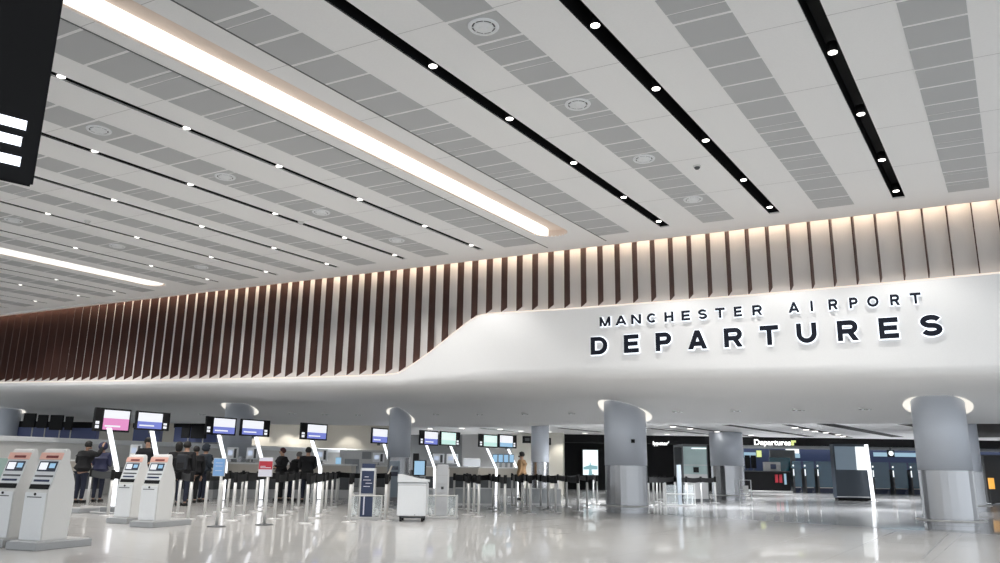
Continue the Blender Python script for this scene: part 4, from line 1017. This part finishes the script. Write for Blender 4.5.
mb = MB(); mb.box(-w_ + .05, w_ - .05, .06, .1, .07, .11).build('chassis_bar', M_dkgrey, t)
t2 = thing('cart_monitor', 'bright blue tilted monitor standing on the white service cart', 'monitor', (q[0] + 4.5 * s, Y + .25, .93), -.25)
mb = MB(); mb.box(-.12, .17, -.03, .03, .04, .38, bev=.01).build('casing', M_black, t2); MB().box(-.09, .15, -.037, -.03, .06, .36).build('display', M_screen_t, t2)
MB().box(-.1, .1, -.1, .1, -.02, .02).box(-.02, .02, .02, .06, 0, .14).build('stand', M_dkgrey, t2)
t2 = thing('cable_rack', 'dark bundle of devices standing on the left of the cart top', 'device', (q[0] + .5 * s, Y + .35, .96))
MB().box(-.05, .08, -.05, .05, 0, .5, bev=.01).build('body', M_black, t2); MB().lathe([(.0005, 0), (.04, .0), (.04, .12), (.02, .14), (.0005, .14)], 10, c=(-.09, 0)).build('cup', M_dkgrey, t2)
# grey totem pole with slanting arm near the cart, blue glass panel
q = atZ(383.5, 521); Y = q[1] + .3; t = thing('rail_post', 'beige barrier end post with an angled arm left of the cart', 'barrier', (q[0], Y, 0)); s = Y / 768
MB().box(-.03, .03, -.03, .03, 0, .98).build('upright', M_beige, t)
mb = MB(); mb.tube([(0, 0, .96), (.09, 0, 1.18)], .018, 8); mb.build('arm', M_beige, t)
q = atZ(393, 500); Y = q[1]; t = thing('glass_panel_stand', 'blue grey glass panel stand between the column and the cart', 'stand', (q[0], Y, 0)); s = Y / 768
MB().box(-5 * s, 5 * s, 0, .06, .1, 36 * s, bev=.01).build('panel', mat('bluegrey', (.3, .36, .42), .3), t); MB().box(-3 * s, 3.5 * s, -.02, 0, 22 * s, 26 * s).box(-3 * s, 3.5 * s, -.02, 0, 28 * s, 31 * s).build('screen', M_scrdark, t); MB().box(-5.5 * s, 5.5 * s, -.15, .2, 0, .1).build('foot', M_grey, t)
# low glass barriers in front of the far desks
for px0, px1, by, lab in ((455, 493, 505, 'low glass barrier in front of the far desks'), (524, 560, 505, 'low glass barrier below the slim column'), (425, 436, 507, 'short glass barrier between cart and grey totem')):
    a = atZ(px0, by); b = atZ(px1, by); wd = (b[0] - a[0]) / 2; t = thing('glass_barrier', lab, 'barrier', ((a[0] + b[0]) / 2, a[1], 0))
    MB().box(-wd, wd, -.01, .01, .06, .52).build('glass', mat('frosted_glass', (.6, .63, .65), .2, alpha=.6), t)
    MB().box(-wd, wd, -.02, .02, .52, .55).box(-wd, wd, -.04, .04, 0, .06).build('frame', M_steel2, t)

# narrow light column device right of the pillar, and white rail frames
q = atZ(679, 506); t = thing('bag_sizer_totem', 'slim pale totem with guard frame right of the large middle pillar', 'totem', (q[0], q[1], 0)); s = q[1] / 768
MB().box(-.02, .12, 0, .12, .05, 38 * s, bev=.01).build('panel', mat('pale_blue', (.5, .56, .62), .3), t); MB().box(-.5, .6, -.1, .4, 0, .05, bev=.01).build('base_tray', M_ltgrey, t)
fr = MB()
for sx in (-.45, .55): fr.tube([(sx, -.05, .05), (sx, -.05, .75), (sx, .35, .75), (sx, .35, .05)], .02, 8)
fr.tube([(-.45, -.05, .4), (.55, -.05, .4)], .02, 8); fr.build('guard_frame', M_silver, t)
MB().box(-.42, -.06, -.05, -.04, .08, .7).build('glass_side', M_glass, t); MB().box(.16, .52, -.05, -.04, .08, .7).build('glass_side', M_glass, t)
for px, by, lab in ((746, 500.5, 'white tubular guard frame right of the inner column'), (696, 500, 'low white trolley frame in front of the glass booth')):
    q = atZ(px, by); t = thing('guard_frame', lab, 'barrier', (q[0], q[1], 0)); fr = MB()
    fr.tube([(-.25, 0, 0), (-.25, 0, .85), (.25, 0, .85), (.25, 0, 0)], .025, 8); fr.tube([(-.25, 0, .45), (.25, 0, .45)], .02, 8); fr.build('frame', M_white, t)
    MB().box(-.1, .12, -.04, .04, .3, .62).build('box', M_white2, t)

# ================================================================== PEOPLE
def skin_obj(nodes, edges, name, m, parent, root=0, sub=1):
    me = bpy.data.meshes.new(name); me.from_pydata([n[0] for n in nodes], edges, [])
    ob = bpy.data.objects.new(name, me); COL.objects.link(ob)
    md = ob.modifiers.new('skin', 'SKIN'); md.use_smooth_shade = True
    sv = me.skin_vertices[0].data
    fat = 1.17 if name == 'coat' else 1.0
    for i, n in enumerate(nodes):
        r = n[1]; r = r if isinstance(r, tuple) else (r, r); sv[i].radius = (r[0] * fat, r[1] * fat)
        sv[i].use_root = (i == root)
    s_ = ob.modifiers.new('sub', 'SUBSURF'); s_.levels = sub; s_.render_levels = sub
    dg = bpy.context.evaluated_depsgraph_get(); dg.update()
    m2 = bpy.data.meshes.new_from_object(ob.evaluated_get(dg)); bpy.data.objects.remove(ob)
    m2.materials.clear(); m2.materials.append(m); m2.name = name
    for p in m2.polygons: p.use_smooth = True
    o = bpy.data.objects.new(name, m2); COL.objects.link(o); o.parent = parent; return o
def person(loc, rz, label, H=1.72, coat=M_coatk, legs=M_jean, hair=M_hair, armL='down', armR='down', longcoat=False, lean=0., hood=False, longhair=False, headdown=0., spread=.1, bag=None):
    t = thing('person', label, 'person', loc, rz); k = H / 1.72
    def V(x, y, z): return (x * k, y * k, z * k)
    def LN(x, y, z):                                   # lean forward above hips
        if z > .9: dz = z - .92; return V(x, y - dz * math.sin(lean), .92 + dz * math.cos(lean))
        return V(x, y, z)
    hipz = .92
    arms = {'down': [(.2, .0, 1.4), (.26, .02, 1.14), (.24, -.06, .9), (.235, -.08, .82)], 'fwd': [(.2, 0, 1.4), (.25, .02, 1.15), (.19, -.22, 1.1), (.17, -.3, 1.1)],
            'up': [(.2, 0, 1.42), (.36, -.08, 1.36), (.30, -.22, 1.55), (.28, -.26, 1.63)], 'desk': [(.2, 0, 1.4), (.26, -.12, 1.2), (.2, -.38, 1.16), (.18, -.46, 1.15)]}
    nodes = [(LN(0, 0, .95), (.15, .11)), (LN(0, .0, 1.12), (.135, .1)), (LN(0, 0, 1.3), (.165, .115)), (LN(0, .0, 1.42), (.12, .09)), (LN(0, .0, 1.5), (.055, .055)), (LN(0, -.01 - headdown * .5, 1.57), (.075, .085)), (LN(0, -.015 - headdown, 1.64), (.08, .098)), (LN(0, -.01 - headdown, 1.70), (.05, .06))]
    ed = [(i, i + 1) for i in range(7)]
    hands = []
    for sx, nm in ((-1, armL), (1, armR)):
        A = arms[nm]; i0 = len(nodes); rr = [.062, .048, .034, .026]
        for (x, y, z), r in zip(A, rr): nodes.append((LN(sx * x, y, z), r * k))
        ed += [(3, i0), (i0, i0 + 1), (i0 + 1, i0 + 2), (i0 + 2, i0 + 3)]
        e = Vector(nodes[i0 + 3][0]) - Vector(nodes[i0 + 2][0]); e.normalize(); hands.append((i0 + 3, Vector(nodes[i0 + 3][0]), e, sx))
        pi = len(nodes); palm = Vector(nodes[i0 + 3][0]) + e * .05 * k; nodes.append((tuple(palm), (.034, .02))); ed.append((i0 + 3, pi))
        sd = e.cross(Vector((0, 1, .14))).normalized()
        for f, (off, ln) in enumerate(((-.027, .07), (-.009, .08), (.009, .075), (.027, .06))):
            a_ = palm + sd * off + e * .03; c_ = a_ + e * ln * .55; d_ = c_ + (e * .8 + Vector((0, -.25, -.3))).normalized() * ln * .45
            j = len(nodes); nodes += [(tuple(a_), .009), (tuple(c_), .008), (tuple(d_), .007)]; ed += [(pi, j), (j, j + 1), (j + 1, j + 2)]
        j = len(nodes); a_ = palm - sd * .03 - e * .02; nodes += [(tuple(a_), .011), (tuple(a_ - sd * .025 + e * .035), .009)]; ed += [(pi, j), (j, j + 1)]
    for sx in (-1, 1):
        i0 = len(nodes)
        for x, y, z, r in ((.085, 0, .86, .085), (spread * .95, -.015, .5, .056), (spread, .02, .12, .038), (spread, .0, .05, .035), (spread, -.12, .035, .03)): nodes.append((V(sx * x, y, z), r * k))
        ed += [(0, i0), (i0, i0 + 1), (i0 + 1, i0 + 2), (i0 + 2, i0 + 3), (i0 + 3, i0 + 4)]
    skin_obj(nodes, ed, 'body', M_skin, t, 0, 1)
    # jacket
    g = .028; jn = [(LN(0, 0, .84 if not longcoat else .62), (.19, .145)), (LN(0, 0, .98), (.185, .14)), (LN(0, 0, 1.14), (.17, .13)), (LN(0, 0, 1.3), (.195, .145)), (LN(0, 0, 1.42), (.15, .12)), (LN(0, .01, 1.485), (.08, .08))]
    je = [(i, i + 1) for i in range(5)]
    for sx, nm in ((-1, armL), (1, armR)):
        A = arms[nm]; i0 = len(jn); 
        for (x, y, z), r in zip(A[:3] + [tuple(np.array(A[3]) * .8 + np.array(A[2]) * .2)], (.09, .072, .056, .046)): jn.append((LN(sx * x, y, z), r * k))
        je += [(4, i0), (i0, i0 + 1), (i0 + 1, i0 + 2), (i0 + 2, i0 + 3)]
    skin_obj(jn, je, 'coat', coat, t, 2, 1)
    tn = [(V(0, 0, .93), (.165, .125))]; te = []
    for sx in (-1, 1):
        i0 = len(tn)
        for x, y, z, r in ((.09, 0, .82, .1), (spread * .97, -.015, .5, .075), (spread, .02, .1, .058)): tn.append((V(sx * x, y, z), r * k))
        te += [(0, i0), (i0, i0 + 1), (i0 + 1, i0 + 2)]
    skin_obj(tn, te, 'trousers', legs, t, 0, 1)
    for sx in (-1, 1):
        mb = MB(); mb.box(sx * spread * k - .048, sx * spread * k + .048, -.19 * k, .08 * k, 0, .085, bev=.03); mb.build('shoe', M_shoe, t)
    hd = Vector(LN(0, -.015 - headdown, 1.64))
    # face
    mb = MB()
    for sx in (-1, 1): mb.lathe([(.0005, -.004), (.01, -.004), (.01, .004), (.0005, .004)], 8, c=(hd.x + sx * .032, hd.y - .10 * k))
    for v in mb.bm.verts: v.co.z += hd.z - .0
    mb.build('eyes', M_black, t)
    mb = MB(); mb.hexa([(hd.x - .014, hd.y - .088 * k, hd.z - .05), (hd.x + .014, hd.y - .088 * k, hd.z - .05), (hd.x, hd.y - .122 * k, hd.z - .045)], [(hd.x - .006, hd.y - .09 * k, hd.z), (hd.x + .006, hd.y - .09 * k, hd.z), (hd.x, hd.y - .1 * k, hd.z)]); mb.build('nose', M_skin, t)
    # hair / hood
    bm = bmesh.new(); bmesh.ops.create_icosphere(bm, subdivisions=3, radius=1)
    R_ = .118 if not hood else .15
    for v in bm.verts:
        y = v.co.y; z = v.co.z; cut = 1.0
        if y < -.35 and z < .35: cut = .72
        v.co = Vector((v.co.x * R_ * .9 * cut, (v.co.y * R_ * cut) + .012, v.co.z * R_ * (1.05 if z > 0 else (1.9 if longhair else .75)) + .02)) * k + hd
    me = bpy.data.meshes.new('hair'); bm.to_mesh(me); bm.free(); me.materials.append(coat if hood else hair)
    for p_ in me.polygons: p_.use_smooth = True
    o = bpy.data.objects.new('hood' if hood else 'hair', me); COL.objects.link(o); o.parent = t
    return t, hd, k
def at_floor(px, by, dy=0.): q = atZ(px, by); return (q[0], q[1] + dy, 0)
PE = math.pi
person(at_floor(78, 503), PE - .3, 'person in a short black jacket with one arm raised, beside the navy puffer coat', 1.74, armL='up', armR='fwd', legs=M_jean, lean=.15)
person(at_floor(96, 502), PE + .1, 'person in a navy puffer coat with the hood up', 1.70, coat=M_coatn, hood=True, armL='fwd', armR='fwd', legs=M_jean)
person(at_floor(141, 506), PE * .0 + .2, 'dark haired person in a black coat behind the middle kiosks', 1.82, armL='down', armR='fwd')
person(at_floor(173, 505), PE + .2, 'long haired person in a long black coat, leftmost of the queueing group', 1.74, longhair=True, longcoat=True)
person(at_floor(181, 506), PE - .1, 'person in a black coat with a dark backpack, middle of the queueing group', 1.74, longcoat=True)
person(at_floor(191, 503), PE + .5, 'person in dark clothes just right of the queueing group middle', 1.66, legs=M_coatk)
person(at_floor(201, 502), PE - .6, 'grey hooded person at the desk left of the blue sign', 1.72, coat=mat('slate_cloth', (.035, .045, .06), .9), hood=True, armL='fwd', armR='fwd')
t, hd, k = person(at_floor(279, 501), -.9, 'uniformed attendant in a black suit and cap right of the red sign', 1.70, armL='fwd', armR='fwd', legs=M_coatk, hair=mat('dark_cap', (.06, .012, .012), .7))
person(at_floor(290, 501), PE - .8, 'grey haired customer bending over the check-in desk', 1.62, hair=M_hairg, lean=.35, armL='desk', armR='desk')
person(at_floor(305, 502), PE + .3, 'customer in a wide black coat below the lone screen', 1.72, longcoat=True, armL='fwd', armR='fwd')
t, hd, k = person(at_floor(521.5, 500), 1.25 + PE * 1.0, 'man in a tan coat and dark face mask standing by the far desks', 1.78, coat=M_coatt, longcoat=False, legs=M_coatk)
mb = MB(); mb.box(hd.x - .05, hd.x + .05, hd.y - .125, hd.y - .06, hd.z - .075, hd.z - .02, bev=.02); mb.build('face_mask', M_black, t)
p = at_floor(181, 506); bp = thing('backpack', 'dark backpack on the back of the queueing person in the middle', 'bag', (p[0] + .0, p[1] - .26, 1.0))
MB().box(-.15, .15, -.09, .09, 0, .42, bev=.05).build('body', mat('backpack_cloth', (.03, .033, .04), .9), bp); MB().box(-.1, .1, -.13, -.08, .04, .2, bev=.02).build('pocket', M_coatk, bp)
